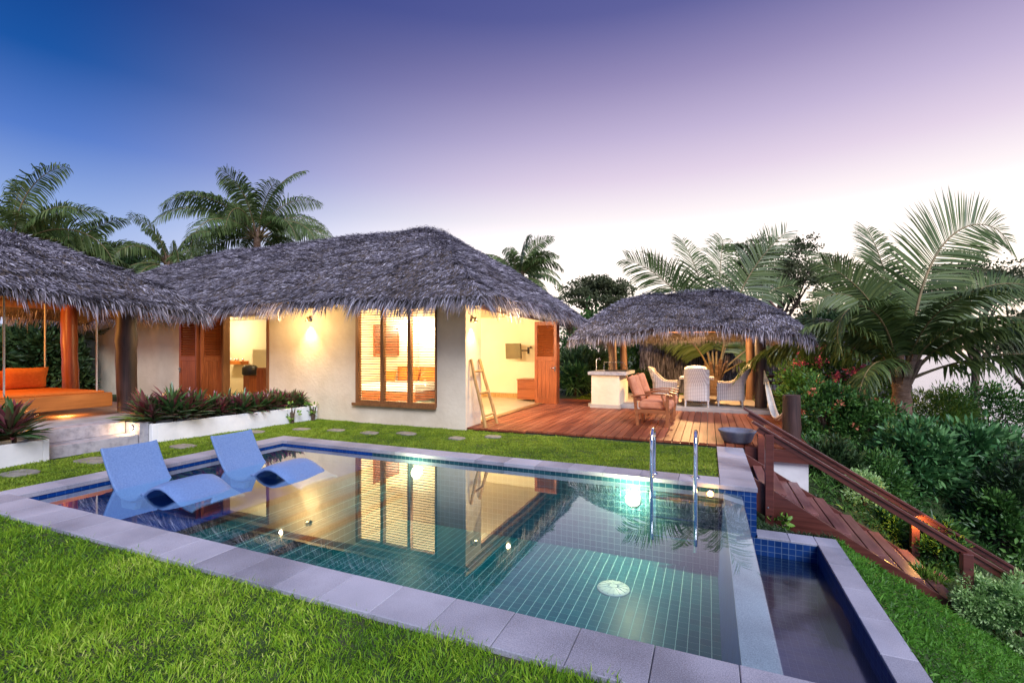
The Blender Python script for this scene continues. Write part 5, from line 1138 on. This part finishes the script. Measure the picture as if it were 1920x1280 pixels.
bush('tropical shrub at the corner of the grey wall', 150, 690, 742, 40, 12.3, 900, 'bush_dark', .2, .05)
bush('leafy shrub filling the gap between the two left roofs', 222, 470, 600, 120, 20, 4200, 'bush_dark', .2, .08)
bush('reddish plant beside the hammock', 1450, 745, 780, 40, 12.6, 700, 'rhoeo', .22, .035, name='cordyline', cat='plant')
for i, (u, vt, vb, w, d, lb) in enumerate(((1500, 850, 960, 60, 8.1, 'spiky dark plant below the deck beside the white wall'), (1590, 990, 1060, 70, 6.9, 'grassy tuft under the stair middle'), (1738, 1080, 1130, 60, 5.6, 'dry grassy tuft at the foot of the stair'))):
    bush(lb, u, vt, vb, w, d, 1600, 'bush_dark' if i < 2 else 'bush_light', .16, .016, name='grass_tuft', cat='plant')
for i, (u, v, w, d, lb) in enumerate(((1465, 985, 34, 5.55, 'small bright green seedling beside the basin coping'), (548, 772, 22, 9.9, 'tiny weed by the long planter end'), (587, 768, 26, 10.3, 'small weed growing against the house wall'))):
    bush(lb, u, v-16, v+12, w, d, 40 if i == 0 else 60, 'bush_light', .09 if i == 0 else .07, .05, name='weed', cat='plant', clump=10)
def tree(label, u, vt, vb, wpx, d, n, mat='tree_leaf', L=.16, W=.09, seed=1, flat=.4, k=9, name='broadleaf_tree', hb=None):
    g = np.random.default_rng(seed); p = at(u, d, z=0); gz = float(H(p.x, p.y)); zt = CAM_H-(vt-HZ)*d/FPX-gz; zb = CAM_H-(vb-HZ)*d/FPX-gz; r = wpx/2*d/FPX
    t = thing(name, label, 'tree', (p.x, p.y, gz)); mb = MB(); fork = Vector((0, 0, max(.4, zb*.7))); mb.tube([(0, 0, -.3), (.05, .02, fork.z*.5), fork], [.26, .2, .16], 8); mb.build('trunk', M['bark'], t)
    mb = MB(); tips = []
    for i in range(k):
        a = i*2*PI/k+g.uniform(-.3, .3); q = g.uniform(.35, 1)*r; e = Vector((math.cos(a)*q*.85, math.sin(a)*q*.85, zb+(zt-zb)*g.uniform(.35, .9)*(1-.35*(q/r)**2)))
        mid = fork.lerp(e, .5)+Vector((g.normal()*.2, g.normal()*.2, .25)); mb.tube([fork, mid, e], [.11, .07, .03], 6); tips.append((e, q))
        for j in range(3):
            e2 = e+Vector((g.normal()*r*.22, g.normal()*r*.22, g.uniform(-.05, .25)*(zt-zb))); e2.z = min(e2.z, zt-.15); mb.tube([mid, mid.lerp(e2, .6)+Vector((0, 0, .1)), e2], [.05, .035, .012], 5); tips.append((e2, q))
    mb.build('limbs', M['bark'], t)
    C_ = np.array([tuple(e) for e, q in tips]); m = len(C_); ci = g.integers(0, m, n); off = g.normal(size=(n, 3)); cs = r*.16*g.uniform(.7, 1.4, m)[ci][:, None]
    sub = g.integers(0, 7, n); so_ = np.random.default_rng(seed+1).normal(size=(m, 7, 3))*.9; P = C_[ci]+(so_[ci, sub]+off*.42)*cs*[1, 1, flat]
    D = rand_dir(n, .2, g); S = np.cross(D, rand_dir(n, 0, g)); V, a1, a2, a3, a4 = leaves(P, D, S, L*g.uniform(.6, 1.2, n), W, .15)
    raw('crown', V, [a1, a2, a3, a4], M[mat], t, rnd=np.repeat(np.clip(g.random(m)[ci]*.5+g.random(n)*.5, 0, 1), 7)); return t
tree('spreading tree against the sky between house and dining shelter', 1128, 522, 600, 150, 30, 9000, L=.17, W=.10, seed=31)
tree('open crowned tree behind the dining shelter right end', 1452, 448, 600, 190, 26, 11000, L=.15, W=.09, seed=32)
tree('tree behind the big palm on its left side', 1575, 520, 650, 160, 24, 9000, L=.16, W=.09, seed=33)
tree('flat topped tree behind the big palm on its right side', 1828, 480, 620, 230, 25, 12000, L=.16, W=.09, seed=34)
tree('tree between the palms above the pink flowers', 1700, 555, 680, 150, 22, 8000, L=.16, W=.09, seed=35)
tree('green tree behind the two left palms', 110, 440, 540, 150, 19, 9000, 'bush', .17, .09, seed=36, flat=.7)
tree('feathery tree low between the left palms and the house roof', 250, 480, 560, 120, 24, 6000, L=.16, W=.09, seed=37)
tree('tree at the right picture edge beyond the palm', 1950, 560, 700, 150, 19, 7000, L=.14, W=.08, seed=38)
